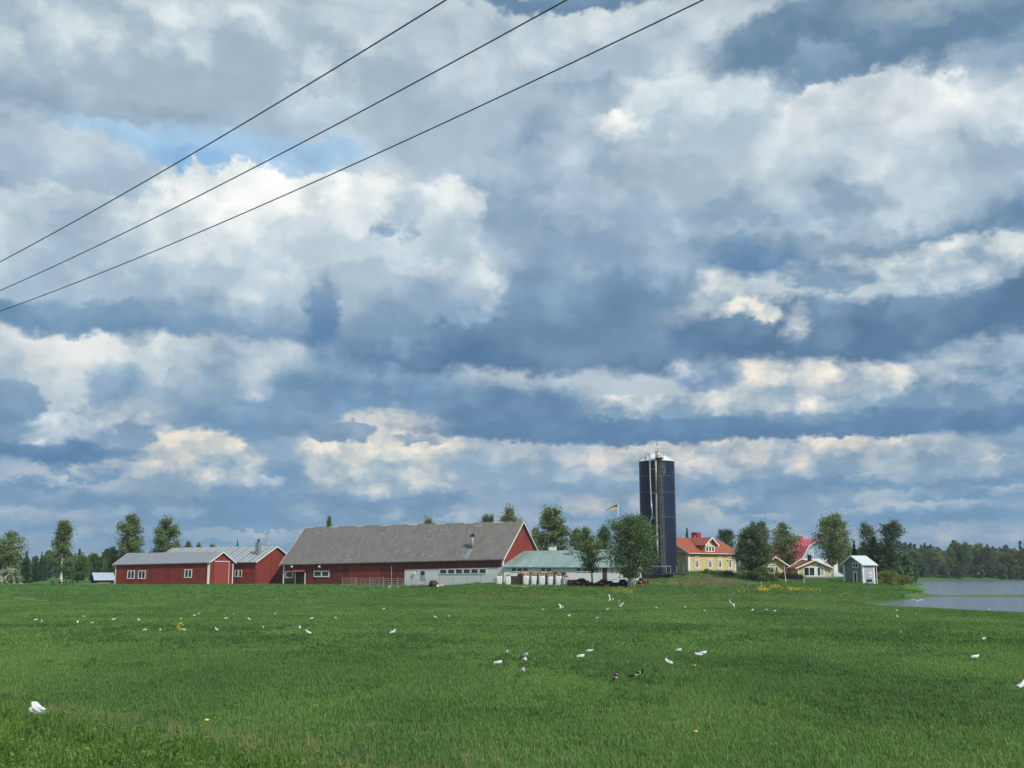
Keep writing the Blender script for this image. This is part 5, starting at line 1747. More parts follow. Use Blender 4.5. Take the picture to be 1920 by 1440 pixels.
crate(962, 167.5, 1.0, 1.35, 1.0, 'dark slatted crate between the second and third firewood bag', 'log_dark')
crate(969, 168.3, .5, 1.3, .9, 'narrow dark crate standing right of the wider dark crate', 'log_dark')
crate(1073, 163, 1.25, .98, 1.0, 'brown plywood crate at the right end of the firewood bags', 'rust')


def wood_pile(px, Y, w, h, label, seed, m='log_dark', pale=.08):
    p = on_ground(px, Y)
    e = thing('wood_pile', label, 'wood pile', p, .35)
    rnd = random.Random(seed)
    mb, mb2 = MB(), MB()
    r0 = .13
    n = int(w / (2 * r0))
    for j in range(int(h / (1.75 * r0)) + 1):
        for i in range(n):
            x = -w / 2 + (i + .5 * (j % 2)) * 2 * r0
            top = h * (.75 + .25 * math.sin(i * .55 + seed)) * (1 - .5 * abs(2 * i / n - 1) ** 4)
            if j * 1.75 * r0 > top:
                continue
            r = r0 * rnd.uniform(.8, 1.08); yo = rnd.uniform(-.12, .12)
            (mb2 if rnd.random() < pale else mb).tube((x, -.6 + yo, r0 + j * 1.75 * r0 - .08), (x, .6 + yo, r0 + j * 1.75 * r0 - .08), r, None, 7)
    tag(mb.build('logs', M[m], e), kind='stuff')
    if mb2.v:
        tag(mb2.build('pale_logs', M['firewood'], e), kind='stuff')
    if seed % 2 == 0:
        MB().box(-w / 2 - .1, w / 2 + .1, -.75, .7, h + .02, h + .06).build('tin_cover', M['dark_metal'], e)


wood_pile(1098, 162.5, 2.4, 1.15, 'dark log pile right of the brown crate', 1)
wood_pile(1083, 165, 2.2, 1.35, 'taller dark log pile behind the brown crate', 3)
wood_pile(1128, 161, 2.4, .95, 'low dark log pile at the foot of the slender birch', 5)
wood_pile(1150, 160, 2.4, 1.0, 'dark covered log pile left of the many stemmed birch', 2)
wood_pile(1172, 160.5, 2.2, 1.05, 'dark log pile right behind the white birch stems', 7)
wood_pile(1207, 168, 1.6, 1.2, 'reddish log pile between the birch stems and the silo foot', 8, 'rust', .25)

# cattle pen: galvanised gates in a row before the barn
GP = 'galvanised gates of the cattle pen'
gm_p = MB().tube((0, 0, -.15), (0, 0, 1.5), .035, None, 6).mesh('gate_post', M['gate_steel'])
gw = 2.5
gm_r = MB().tube((0, 0, 0), (gw, 0, 0), .027, None, 6).mesh('rail', M['gate_steel'])
gm_s = MB().tube((0, 0, .2), (0, 0, 1.4), .02, None, 5).mesh('upright', M['gate_steel'])
xs = [642, 668, 694, 720, 746, 772, 798, 824, 850, 876, 902, 926]
gl = ['leftmost gate of the cattle pen before the red barn wall'] + ['%s gate from the left in the galvanised cattle pen' % o_ for o_ in ('second', 'third', 'fourth', 'fifth', 'sixth', 'seventh', 'eighth', 'ninth', 'tenth')] + ['rightmost gate of the cattle pen beside the firewood bags']
rnd = random.Random(4)
for i in range(11):
    Ya, Yb = 177.5 - i * .55 + (.5 if i % 2 else 0), 177.5 - (i + 1) * .55 + (.5 if (i + 1) % 2 else 0)
    pa, pb = on_ground(xs[i], Ya), on_ground(xs[i + 1], Yb)
    e = thing('pen_gate', gl[i], 'gate', pa, math.atan2(pb.y - pa.y, pb.x - pa.x), GP)
    s = (pb.xy - pa.xy).length / gw * .97
    hs = (1.0, .96, 1.06, 1.0, 1.02, .95, 1.0, 1.1, 1.02, 1.08, 1.2)[i]
    e.scale = (s, 1, hs)
    for x_ in (0, gw):
        o = bpy.data.objects.new('gate_post', gm_p); col.objects.link(o); o.parent = e; o.location = (x_, 0, 0)
    for z in (.3, .55, .8, 1.08, 1.38):
        o = bpy.data.objects.new('rail', gm_r); col.objects.link(o); o.parent = e; o.location = (0, 0, z)
    for x_ in (gw * .36, gw * .68):
        o = bpy.data.objects.new('upright', gm_s); col.objects.link(o); o.parent = e; o.location = (x_, 0, 0)
for px_, tp, lb in ((734, 1063, 'tall thin steel pole among the cattle pen gates'),):
    p = on_ground(px_, 173.5)
    e = thing('steel_pole', lb, 'pole', p)
    h_ = at(px_, tp, 173.5).z - p.z
    MB().tube((0, 0, -.3), (0, 0, h_), .04, .03, 8).build('shaft', M['galv'], e)
    MB().tube((0, 0, h_), (0, 0, h_ + .06), .055, .02, 8).build('pole_cap', M['galv'], e)

# round bale and sacks in the pen
p = on_ground(813, 171.5)
e = thing('round_bale', 'dark brown round bale lying in the cattle pen', 'bale', (p.x, p.y, p.z), .5)
rb = []
for k in range(9):
    y = -.6 + 1.2 * k / 8
    r = .58 * (1 - .08 * abs(k / 4 - 1) ** 4)
    rb.append([(r * math.cos(a) * (1 + .03 * math.sin(a * 7 + k)), y, .55 + r * math.sin(a)) for a in [2 * math.pi * i / 22 for i in range(22)]])
MB().loft(rb).build('bale_body', M['brown_wood'], e, True)
for y in (-.35, 0, .35):
    MB().loft([[(.605 * math.cos(a), y + dy, .55 + .605 * math.sin(a)) for a in [2 * math.pi * i / 22 for i in range(22)]] for dy in (-.02, .02)], False).build('twine', M['black'], e)


def sack(px, Y, w, h, m, label, seed):
    rnd = random.Random(seed)
    p = on_ground(px, Y)
    rings = []
    for k in range(8):
        t = k / 7
        x = (t - .5) * w
        r = math.sin(math.pi * (t * .86 + .07)) ** .6
        rings.append([(x + rnd.uniform(-.02, .02), math.cos(a) * w * .3 * r, max(0, h * .45 + math.sin(a) * h * .55 * r * (1 + rnd.uniform(-.1, .1)))) for a in [2 * math.pi * i / 12 for i in range(12)]])
    o = MB().loft(rings).build('feed_sack', M[m], None, True)
    o.location = (p.x, p.y, p.z - .03); o.rotation_euler = (0, 0, seed * 1.7)
    tag(o, label, 'sack', 'sacks in the cattle pen')


for i, (px_, w_, h_, m_, lb) in enumerate(((821, .8, .45, 'white', 'white feed sack beside the round bale'), (828.5, .9, .5, 'tan', 'tan feed sack right of the white one'),
        (759, .9, .25, 'log_dark', 'flat dark sack below the left edge of the white wall'), (776, 1.1, .4, 'log_dark', 'dark sack under the round dish'), (789, .9, .35, 'log_dark', 'dark sack before the side door'),
        (802, 1.0, .45, 'brown_wood', 'brown sack touching the round bale'), (731, .5, .3, 'white', 'small pale sack at the foot of the steel pole'), (746, .6, .22, 'tan', 'small tan sack left of the white wall'))):
    sack(px_, 171 + (i % 3) * .4, w_, h_, m_, lb, i + 1)

# round dish on the white wall
a, z = BARN.front(781.5, 1072)
q = BARN.world(a, -.32, z)
e = thing('wall_dish', 'round pale dish mounted on the white barn wall', 'dish', q, -R(28))
rg = [[(r * math.cos(t_), dy, r * math.sin(t_)) for t_ in [2 * math.pi * i / 20 for i in range(20)]] for r, dy in ((.02, .10), (.22, .06), (.36, -.02), (.37, -.05), (.34, -.03), (.2, .04), (.02, .07))]
MB().loft(rg).build('dish_bowl', M['white_wall'], e, True)
MB().tube((0, .1, 0), (0, .34, -.05), .03).build('dish_arm', M['galv'], e)

# firewood-box style table benches under the lone birch
def picnic(px, Y, label, rz):
    p = on_ground(px, Y)
    e = thing('picnic_table', label, 'picnic table', p, rz, 'picnic tables under the birch')
    for i in range(4):
        MB().box(-.9, .9, -.36 + i * .19, -.36 + i * .19 + .16, .70, .75).build('table_board', M['log_dark'], e)
    for s in (-1, 1):
        MB().box(-.9, .9, s * .72 - .13, s * .72 + .13, .41, .46).build('bench', M['log_dark'], e)
        MB().box(s * .62 - .05, s * .62 + .05, -.8, .8, .34, .40).build('cross_beam', M['log_dark'], e)
        for q in (-1, 1):
            MB().tube((s * .62, q * .66, -.05), (s * .62, q * .22, .70), .055, None, 5).build('leg', M['log_dark'], e)


picnic(107, 188, 'dark picnic table left of the lone birch trunk', .1)
picnic(129, 187.5, 'dark picnic table right of the lone birch trunk', -.15)

# garden table by the storehouse wall
p = on_ground(1630, 174.8)
e = thing('garden_bench', 'small dark garden bench before the storehouse wall', 'bench', p, .2)
MB().box(-.5, .5, -.2, .2, .40, .46).build('seat', M['navy_wood'], e)
MB().box(-.5, .5, .17, .23, .5, .9).build('backrest', M['navy_wood'], e)
for sx in (-1, 1):
    for y in (-.15, .2):
        MB().box(sx * .45 - .03, sx * .45 + .03, y - .03, y + .03, 0, .4 if y < 0 else .5).build('leg', M['dark_metal'], e)

# flagpole with pennant
Yf = 200.0
p = on_ground(1161, Yf)
zt = at(1161.3, 944, Yf).z
e = thing('flagpole', 'white flagpole with long yellow and dark pennant behind the birches', 'flagpole', p)
H = zt - p.z
MB().path([Vector((0, 0, -.3)), Vector((0, 0, H * .5)), Vector((0, 0, H))], [.09, .07, .045], 10).build('pole', M['white'], e, True)
rg = [[(.1 * s * math.cos(t_), .1 * s * math.sin(t_), H + .08 + h) for t_ in [2 * math.pi * i / 10 for i in range(10)]] for s, h in ((.2, -.1), (.9, -.05), (1, 0), (.8, .06), (.2, .1))]
MB().loft(rg).build('pole_knob', M['flag_yellow'], e, True)


def pennant(k0, k1, m, nm, dy):
    top, bot = [], []
    for i in range(15):
        t = i / 14
        x = -.08 - 2.35 * t
        wv = .16 * math.sin(t * 7) * t ** .5
        half = .40 * (1 - t) + .03
        zc = H - .65 - .55 * t + .12 * math.sin(t * 5.5)
        top.append((x, wv + dy, zc + half * (1 - 2 * k0))); bot.append((x, wv + dy, zc + half * (1 - 2 * k1)))
    n_ = len(top)
    mb = MB().poly(top + bot + [(q[0], q[1] + .012, q[2]) for q in top + bot], [f for i in range(n_ - 1) for f in ((i, i + 1, n_ + i + 1, n_ + i), (2 * n_ + i, 3 * n_ + i, 3 * n_ + i + 1, 2 * n_ + i + 1))]
              + [f for i in range(n_ - 1) for f in ((i, 2 * n_ + i, 2 * n_ + i + 1, i + 1), (n_ + i, n_ + i + 1, 3 * n_ + i + 1, 3 * n_ + i))])
    return mb.build(nm, M[m], e)


pennant(0, .48, 'flag_dark', 'pennant_upper_half', 0)
pennant(.48, 1, 'flag_yellow', 'pennant_lower_half', 0)

# utility pole behind the striped roof
p = on_ground(497, 232)
zt = at(497, 997.5, 232).z
e = thing('utility_pole', 'wooden utility pole with crossarm above the striped roof', 'pole', p)
MB().tube((0, 0, -.4), (0, 0, zt - p.z), .14, .1, 9).build('pole', M['stake'], e)
ca = MB().box(-.75, .75, -.07, .07, zt - p.z - .35, zt - p.z - .2).build('crossarm', M['stake'], e)
for x in (-.65, 0.2, .65):
    MB().tube((x, 0, zt - p.z - .2), (x, 0, zt - p.z + .05), .05, .03, 7).build('insulator', M['dark_metal'], ca)

# ------------------------------------------------------------------ power line over the field
GW = 'power line cables crossing the sky'
Z_HI, Z_LO = 10.6, 10.2
ends = []
for i, (pl, pr, lb) in enumerate((((0, 491), (836, 0), 'upper dark power cable crossing the sky'), ((0, 545), (1062, 0), 'middle dark power cable crossing the sky'), ((0, 583.5), (1318, 0), 'lower dark power cable crossing the sky'))):
    a_, b_ = on_z(pl[0], pl[1], Z_LO), on_z(pr[0], pr[1], Z_HI)
    d = (a_ - b_); d.z = 0
    ln = d.length; d.normalize()
    pts = []
    s0, s1 = -16.0, ln + 34.0                # metres from the upper right point, towards the lower left
    for k in range(61):
        s = s0 + (s1 - s0) * k / 60
        z = Z_HI + (Z_LO - Z_HI) * s / ln + .0016 * s * (s - ln)
        q = b_ + d * s
        pts.append(Vector((q.x, q.y, z)))
    o = MB().path(pts, [.0115] * len(pts), 6).build('power_cable', M['cable'], None, True)
    tag(o, lb, 'cable', GW)
    ends.append((pts[0], pts[-1]))
for side, lb in ((0, 'line pole on the roadside carrying the three cables, behind the camera on the right'), (1, 'line pole beyond the left edge carrying the three cables')):
    ps = [q[side] for q in ends]
    c = (ps[0] + ps[2]) / 2
    ax = (ps[2] - ps[0]); ax.z = 0
    g_ = ground(c.x, c.y)
    e = thing('line_pole', lb, 'pole', (c.x, c.y, g_), math.atan2(ax.y, ax.x))
    zt = min(q.z for q in ps) - g_
    MB().tube((0, .22, -.6), (0, .22, zt + .5), .16, .11, 10).build('pole', M['stake'], e)
    ca = MB().box(-ax.length / 2 - .3, ax.length / 2 + .3, -.06, .09, zt - .34, zt - .2).build('crossarm', M['galv'], e)
    for k, q in enumerate(ps):
        s = (q - c).dot(ax.normalized())
        MB().tube((s, 0, zt - .2), (s, 0, q.z - g_ - .01), .05, .04, 8).build('insulator', M['dark_metal'], ca)

# ------------------------------------------------------------------ stakes of the electric fence
GS = 'thin fence stakes along the field margin'
for px_, y0, y1, lb in ((85, 1109, 1118, 'far left above the brown furrow'), (292, 1124, 1136, 'below the first shed windows'), (370, 1121, 1132, 'below the sliding shed door'), (443, 1118, 1128, 'below the shed with the striped roof'),
                        (519, 1119, 1130, 'below the left corner of the big barn'), (579, 1120, 1132, 'below the barn doorway'), (961, 1114, 1126, 'below the left firewood bags'), (1185, 1110, 1124, 'below the many stemmed birch'),
                        (1266, 1116, 1127, 'below the silo platform'), (1341, 1117, 1129, 'below the knoll'), (1683, 1113, 1123, 'standing in the flooded meadow')):
    p = hit(px_, y1)
    h_ = max(.7, min(1.3, (y1 - y0) / FPX * p.y))
    e = thing('fence_stake', 'thin pale fence stake ' + lb, 'fence stake', p, 0, GS)
    MB().tube((0, 0, -.2), (0, 0, h_), .016, .014, 6).build('shaft', M['stake'], e)
    MB().tube((0, 0, h_ - .12), (.06, 0, h_ - .10), .012, None, 5).build('wire_clip', M['post_white'], e)
p = hit(1428, 1103)
e = thing('white_fence_post', 'white post right of the dark lilac at the end of a rope', 'post', p)
h_ = 13 / FPX * p.y
MB().tube((0, 0, -.2), (0, 0, h_), .045, .04, 8).build('shaft', M['post_white'], e)
MB().tube((-.09, 0, h_ - .25), (.09, 0, h_ - .25), .02, None, 6).build('rope_hook', M['dark_metal'], e)
p2 = hit(1404, 1099)
o = MB().path([Vector((p.x, p.y, p.z + h_ - .28)), (Vector((p.x, p.y, p.z + h_ - .28)) + Vector((p2.x, p2.y, p2.z + .6))) / 2 - Vector((0, 0, .18)), Vector((p2.x, p2.y, p2.z + .55)), Vector((p2.x, p2.y, p2.z - .05))], [.022] * 4, 6).build('fence_rope', M['post_white'], None, True)
tag(o, 'pale rope hanging from the white post towards the lilac', 'rope')
p = hit(1366, 1129)
e = thing('leaning_pole', 'pale pole leaning to the right at the field margin below the knoll', 'pole', p)
tp_ = at(1376, 1110, p.y) - p
MB().tube((0, 0, -.1), tp_, .03, .022, 7).build('shaft', M['stake'], e)
MB().tube(tp_ * .93, tp_ * .99, .036, None, 7).build('pole_tip', M['post_white'], e)
p = on_ground(1473, 176)
e = thing('leaning_pole', 'thin pale pole leaning left before the birch by the cottages', 'pole', p)
tp_ = at(1470, 1060, 178) - p
MB().tube((0, 0, -.1), tp_, .05, .035, 7).build('shaft', M['post_white'], e)
MB().tube(tp_ * .95, tp_, .055, None, 7).build('pole_tip', M['stake'], e)
p = on_ground(1507, 172)
e = thing('white_fence_post', 'short white post on the grass before the picture window cottage', 'post', p)
MB().tube((0, 0, -.2), (0, 0, 1.0), .05, .045, 8).build('shaft', M['post_white'], e)
MB().tube((0, 0, 1.0), (0, 0, 1.06), .06, .03, 8).build('post_cap', M['post_white'], e)

# brown hedge before the small yellow house
P_ = []
rg_ = np.random.default_rng(8)
for i in range(46):
    q = on_ground(1455 + 48 * i / 45, 186)
    P_.append(np.array(q) + rg_.normal(size=(60, 3)) * np.array([.25, .35, .28]) + np.array([0, 0, .45]))
me = leaf_mesh('hedge', np.concatenate(P_), 0, .2, mat('brown_hedge_twigs', (.05, .03, .022), (.11, .065, .045), .9, 2, 3, island=.5), rg_, 1.6, 0)
hd = thing('clipped_hedge', 'low brown hedge before the small yellow house', 'hedge', on_ground(1479, 186))
o = bpy.data.objects.new('twigs', me); col.objects.link(o); o.parent = hd; o.matrix_parent_inverse = Matrix.Translation(-Vector(hd.location))
st = MB()
for i in range(18):
    q = on_ground(1456 + 46 * i / 17, 186) - Vector(hd.location)
    st.tube((q.x, q.y, -.3), (q.x + .05, q.y, .7), .03, .015, 5)
tag(st.build('hedge_stems', M['bark'], hd), kind='stuff')

# ------------------------------------------------------------------ birds
def bird_material(name, body, back, head, tip, head_x, back_z, head_z):
    """plumage by place on the body: local x runs from tail to beak, z up"""
    m = bpy.data.materials.new(name); m.use_nodes = True
    nt = m.node_tree; N, L = nt.nodes, nt.links
    p = N['Principled BSDF']; p.inputs['Roughness'].default_value = .75; p.inputs['Specular IOR Level'].default_value = .2
    tc = N.new('ShaderNodeTexCoord'); sp = N.new('ShaderNodeSeparateXYZ'); L.new(tc.outputs['Object'], sp.inputs[0])

    def step(sock, a, b_):
        r = N.new('ShaderNodeMapRange'); r.inputs[1].default_value = a; r.inputs[2].default_value = b_; L.new(sock, r.inputs[0]); return r.outputs[0]

    def mx(f, a, b_):
        n = N.new('ShaderNodeMix'); n.data_type = 'RGBA'; L.new(f, n.inputs[0])
        for s, v in ((n.inputs[6], a), (n.inputs[7], b_)):
            if hasattr(v, 'is_output'):
                L.new(v, s)
            else:
                s.default_value = v + (1,)
        return n.outputs[2]

    def mul(a, b_):
        n = N.new('ShaderNodeMath'); n.operation = 'MULTIPLY'; L.new(a, n.inputs[0]); L.new(b_, n.inputs[1]); return n.outputs[0]
    bk = mul(step(sp.outputs[2], back_z - .012, back_z + .012), step(sp.outputs[0], .02, -.02))
    c = mx(bk, body, back)
    c = mx(step(sp.outputs[0], -.135, -.15), c, tip)
    hd_ = mul(step(sp.outputs[0], head_x - .012, head_x + .012), step(sp.outputs[2], head_z - .008, head_z + .008))
    c = mx(hd_, c, head)
    L.new(c, p.inputs['Base Color'])
    return m


M['gull'] = bird_material('gull_plumage', (.74, .74, .73), (.42, .44, .47), (.10, .07, .06), (.10, .10, .11), .088, .185, .262)
M['gull_white'] = bird_material('white_gull_plumage', (.70, .70, .69), (.50, .52, .54), (.68, .68, .67), (.16, .16, .17), .095, .20, .5)
M['magpie'] = bird_material('magpie_plumage', (.55, .55, .55), (.012, .014, .02), (.012, .012, .015), (.012, .016, .02), .02, .148, .11)
M['gull_low'] = bird_material('feeding_gull_plumage', (.70, .70, .69), (.40, .42, .45), (.10, .07, .06), (.10, .10, .11), .118, .175, .165)
M['bird_leg'] = mat('red_bird_leg', (.25, .05, .03), (.32, .07, .04), .6, 20, 2)
M['beak'] = mat('dark_beak', (.08, .03, .025), (.11, .04, .03), .5, 20, 2)


def bird_mesh(spine, n=12):
    """one continuous body: rings along the spine (x, z, half width, half height)"""
    rings = []
    for k, (x, z, w, h) in enumerate(spine):
        a = spine[min(k + 1, len(spine) - 1)]; b_ = spine[max(k - 1, 0)]
        t = Vector((a[0] - b_[0], 0, a[1] - b_[1])).normalized()
        nrm = Vector((-t.z, 0, t.x))
        rings.append([Vector((x, 0, z)) + nrm * (h * math.sin(q)) + Vector((0, w * math.cos(q), 0)) for q in [2 * math.pi * i / n for i in range(n)]])
    return MB().loft(rings)


SP_UP = [(-.20, .125, .012, .006), (-.16, .130, .03, .012), (-.10, .145, .05, .035), (-.03, .160, .064, .055), (.04, .175, .062, .060), (.075, .205, .048, .048), (.095, .245, .032, .034), (.103, .272, .030, .030), (.118, .285, .027, .026), (.138, .284, .016, .016), (.148, .281, .007, .007)]
SP_LOW = [(-.20, .150, .010, .005), (-.15, .148, .026, .012), (-.10, .148, .044, .032), (-.03, .148, .060, .056), (.04, .148, .058, .060), (.085, .162, .044, .046), (.112, .184, .031, .034), (.135, .198, .029, .029), (.156, .196, .021, .021), (.170, .190, .009, .009)]
SP_MAG = [(-.36, .085, .010, .006), (-.26, .105, .022, .008), (-.15, .125, .026, .014), (-.09, .145, .046, .036), (-.02, .165, .056, .052), (.05, .185, .052, .052), (.08, .215, .040, .040), (.10, .240, .032, .034), (.125, .248, .024, .024), (.14, .246, .012, .012)]


def bird_set(sp, m):
    body = bird_mesh(sp).mesh('body', M[m], True)
    hx, hz = sp[-1][0], sp[-1][1]
    beak = MB().tube((hx - .006, 0, hz), (hx + .030, 0, hz - .008), .0075, .001, 6).mesh('beak', M['beak'])
    legs = [MB().tube((.0, s * .022, .12), (.005, s * .024, -.03), .0055, .0045, 5).tube((.005, s * .024, -.02), (.045, s * .028, -.025), .004, .003, 4).mesh('leg', M['bird_leg']) for s in (-1, 1)]
    wings = []
    for s in (-1, 1):
        mb = MB()
        k = [(q[0], q[1] + q[3] * .25, q[2] * 1.06 + .004) for q in sp[1:6]]
        up = [(x, s * w, z + .012) for x, z, w in k]; dn = [(x, s * (w + .002), z - .03) for x, z, w in k]
        tipp = (sp[0][0] - .035, s * .012, sp[0][1] + .02)
        mb.poly([tipp] + up + dn, [(0, 1, 6)] + [(i, i + 1, i + 6, i + 5) for i in range(1, 5)])
        wings.append(mb.mesh('folded_wing', M[m]))
    return [('body', body), ('beak', beak), ('leg', legs[0]), ('leg', legs[1]), ('wing', wings[0]), ('wing', wings[1])]


SETS = {'up': bird_set(SP_UP, 'gull'), 'low': bird_set(SP_LOW, 'gull_white'), 'low2': bird_set(SP_LOW, 'gull_low'), 'upw': bird_set(SP_UP, 'gull_white'), 'mag': bird_set(SP_MAG, 'magpie')}


def bird(kind, px, py, deg, label, name='gull', cat='gull', group='gulls on the meadow', sc=1.0):
    p = hit(px, py)
    e = thing(name, label, cat, (p.x, p.y, p.z + .07), R(deg), group)
    e.scale = (sc, sc, sc)
    for nm, me in SETS[kind]:
        o = bpy.data.objects.new(nm, me); col.objects.link(o); o.parent = e
    return e


near = [('up', 949, 1236, -75, 'upright white gull at the back left of the near group'), ('up', 985, 1242, -60, 'gull standing just behind the squatting one in the near group'), ('low2', 984, 1250, 80, 'squatting pale gull in the middle of the near group'),
        ('low2', 934, 1256, 8, 'pale grey gull feeding at the left of the near group'), ('up', 980, 1274, -88, 'nearest gull standing upright, facing the camera'), ('low2', 1089, 1243, 10, 'feeding gull, lower of the pair right of the near group'),
        ('low', 1105, 1233, -28, 'feeding gull, upper of the pair right of the near group'), ('low2', 1273, 1231, -25, 'grey gull feeding left of the two gulls standing together'), ('low2', 1310, 1240, 176, 'gull in front of two standing close together, facing left'),
        ('low2', 1319, 1236, 10, 'gull behind of two standing close together, facing right'), ('up', 1254, 1256, 155, 'upright gull with dark head right behind the magpies'), ('low', 1829, 1244, 12, 'lone gull feeding at the right of the field'),
        ('up', 1917, 1304, 30, 'white gull cut by the right edge of the picture'), ('upw', 736, 1195, 8, 'bright white gull alone below the barn'), ('upw', 578, 1196, 170, 'small gull standing under the flying dark winged one')]
for k, x, y, dg, lb in near:
    bird(k, x, y, dg, lb)
bird('mag', 1155, 1284, 70, 'magpie seen from behind, left of the two magpies', 'magpie', 'magpie', 'magpies')
bird('mag', 1199, 1279, 15, 'magpie with white belly, right of the two magpies', 'magpie', 'magpie', 'magpies')
far_b = [(66, 1168, 'far left, upper of two close together'), (78, 1172, 'far left, lower of two close together'), (157, 1161, 'alone in the distance under the little shed'), (145, 1173, 'left of two under the long shed corner'), (172, 1174, 'right of two under the long shed corner'),
         (212, 1167, 'below the left corner of the long shed'), (260, 1169, 'below the paired shed windows'), (271, 1188, 'left of the yellow flower clump'), (300, 1189, 'between the flower clump and the paired windows'), (345, 1188, 'right beside the yellow flower clump'),
         (339, 1166, 'behind the yellow flower clump'), (372, 1156, 'farthest below the sliding door, right one'), (364, 1159, 'farthest below the sliding door, left one'), (406, 1188, 'right of the yellow flower clump'), (423, 1165, 'below the white trimmed shed gable'),
         (438, 1156, 'tiny in the distance below the shed gable'), (467, 1167, 'below the striped roof shed'), (493, 1183, 'nearest below the striped roof shed'), (515, 1157, 'far off below the barn corner'), (584, 1165, 'left of two below the barn windows'), (629, 1164, 'right of two below the barn windows'),
         (719, 1147, 'far off below the pen gates, left one'), (756, 1150, 'far off below the pen gates, right one'), (816, 1163, 'left of two below the barn window row'), (841, 1161, 'right of two below the barn window row'), (1018, 1147, 'far off below the firewood bags'),
         (1067, 1160, 'below the brown crate'), (1120, 1164, 'below the slender birch'), (1139, 1147, 'far off below the log piles'), (1112, 1120, 'farthest of all, beside the field margin under the slender birch'), (1231, 1144, 'far off below the silo'), (1285, 1143, 'far off below the farmhouse corner'),
         (1321, 1150, 'below the farmhouse dormer'), (1411, 1149, 'left of three under the lilac'), (1438, 1148, 'middle of three under the lilac'), (1453, 1150, 'right of three under the lilac'), (1512, 1147, 'below the picture window cottage'),
         (1682, 1149, 'upper of two near the flooded meadow'), (1683, 1162, 'lower of two near the flooded meadow'), (1854, 1148, 'alone at the right near the water edge'), (1845, 1206, 'lying low in the grass left of the right edge')]
kinds = ['low', 'upw', 'low2', 'upw', 'low']
for i, (x, y, lb) in enumerate(far_b):
    bird(kinds[i % 5], x, y, (10, -85, 172, 95, -20, 30, 160)[i % 7], 'small white gull ' + lb, sc=.74)


# flying gulls
def wing_mesh(side, lift, m, sweep=.10, span=.50):
    st_ = [(0, .0, .115), (.12, lift * .22, .12), (.26, lift * .45, .10), (.40, lift * .42, .065), (.50, lift * .30, .012)]
    mb = MB()
    P1, P2 = [], []
    for y, z, ch in st_:
        yy = side * (y * span / .5 + .035)
        xo = -sweep * (y / .5) ** 2 + .03
        P1 += [(xo + ch * .5, yy, z), (xo - ch * .5, yy, z - .006)]
        P2 += [(xo + ch * .5, yy, z + .012), (xo - ch * .5, yy, z - .002)]
    n_ = len(st_)
    f = []
    for i in range(n_ - 1):
        f += [(2 * i, 2 * i + 1, 2 * i + 3, 2 * i + 2), (2 * n_ + 2 * i, 2 * n_ + 2 * i + 2, 2 * n_ + 2 * i + 3, 2 * n_ + 2 * i + 1), (2 * i, 2 * i + 2, 2 * n_ + 2 * i + 2, 2 * n_ + 2 * i), (2 * i + 1, 2 * n_ + 2 * i + 1, 2 * n_ + 2 * i + 3, 2 * i + 3)]
    mb.poly(P1 + P2, f)
    return mb.mesh('wing', M[m], True)


SP_FLY = [(-.20, 0, .05, .004), (-.15, 0, .030, .010), (-.08, 0, .036, .028), (0, 0, .046, .042), (.08, .004, .040, .038), (.12, .008, .030, .031), (.15, .010, .027, .027), (.17, .006, .016, .016), (.18, .004, .006, .006)]
M['wing_dark'] = mat('dark_grey_wing', (.10, .105, .11), (.17, .175, .18), .8, 8, 3)
M['wing_pale'] = mat('pale_grey_wing', (.55, .56, .58), (.70, .71, .72), .8, 8, 3)
fly_body = bird_mesh(SP_FLY).mesh('body', mat('flying_gull_white', (.74, .74, .74), (.82, .82, .82), .8, 9, 2), True)
fly_beak = MB().tube((.175, 0, .004), (.21, 0, -.002), .007, .001, 6).mesh('beak', M['beak'])
for i, (x, y, Y_, yaw, roll, lift, m_, lb) in enumerate(((562, 1176, 45, 100, -24, .34, 'wing_dark', 'flying gull with long dark wings low over the left field'), (1376, 1134, 88, 60, 62, -.3, 'wing_pale', 'flying gull with wings up beside the leaning pole'),
        (1052, 1140, 84, 20, 10, .5, 'wing_pale', 'gull flapping low over the field below the firewood bags'), (1163, 1137, 88, 140, 20, .9, 'wing_pale', 'gull taking off below the many stemmed birch'), (1144, 1125, 102, 30, 30, .8, 'wing_pale', 'distant flying gull near the field margin'),
        (1720, 1127, 100, 80, 4, .35, 'wing_pale', 'white gull gliding over the flooded meadow'), (1684, 1037, 170, 70, 0, .7, 'wing_pale', 'tiny gull flying before the far forest'))):
    p = at(x, y, Y_)
    e = thing('gull', lb, 'gull', p, R(yaw), 'flying gulls')
    e.rotation_euler = (R(roll), R(-6), R(yaw))
    for nm, me in (('body', fly_body), ('beak', fly_beak), ('wing', wing_mesh(1, lift, m_)), ('wing', wing_mesh(-1, lift, m_))):
        o = bpy.data.objects.new(nm, me); col.objects.link(o); o.parent = e

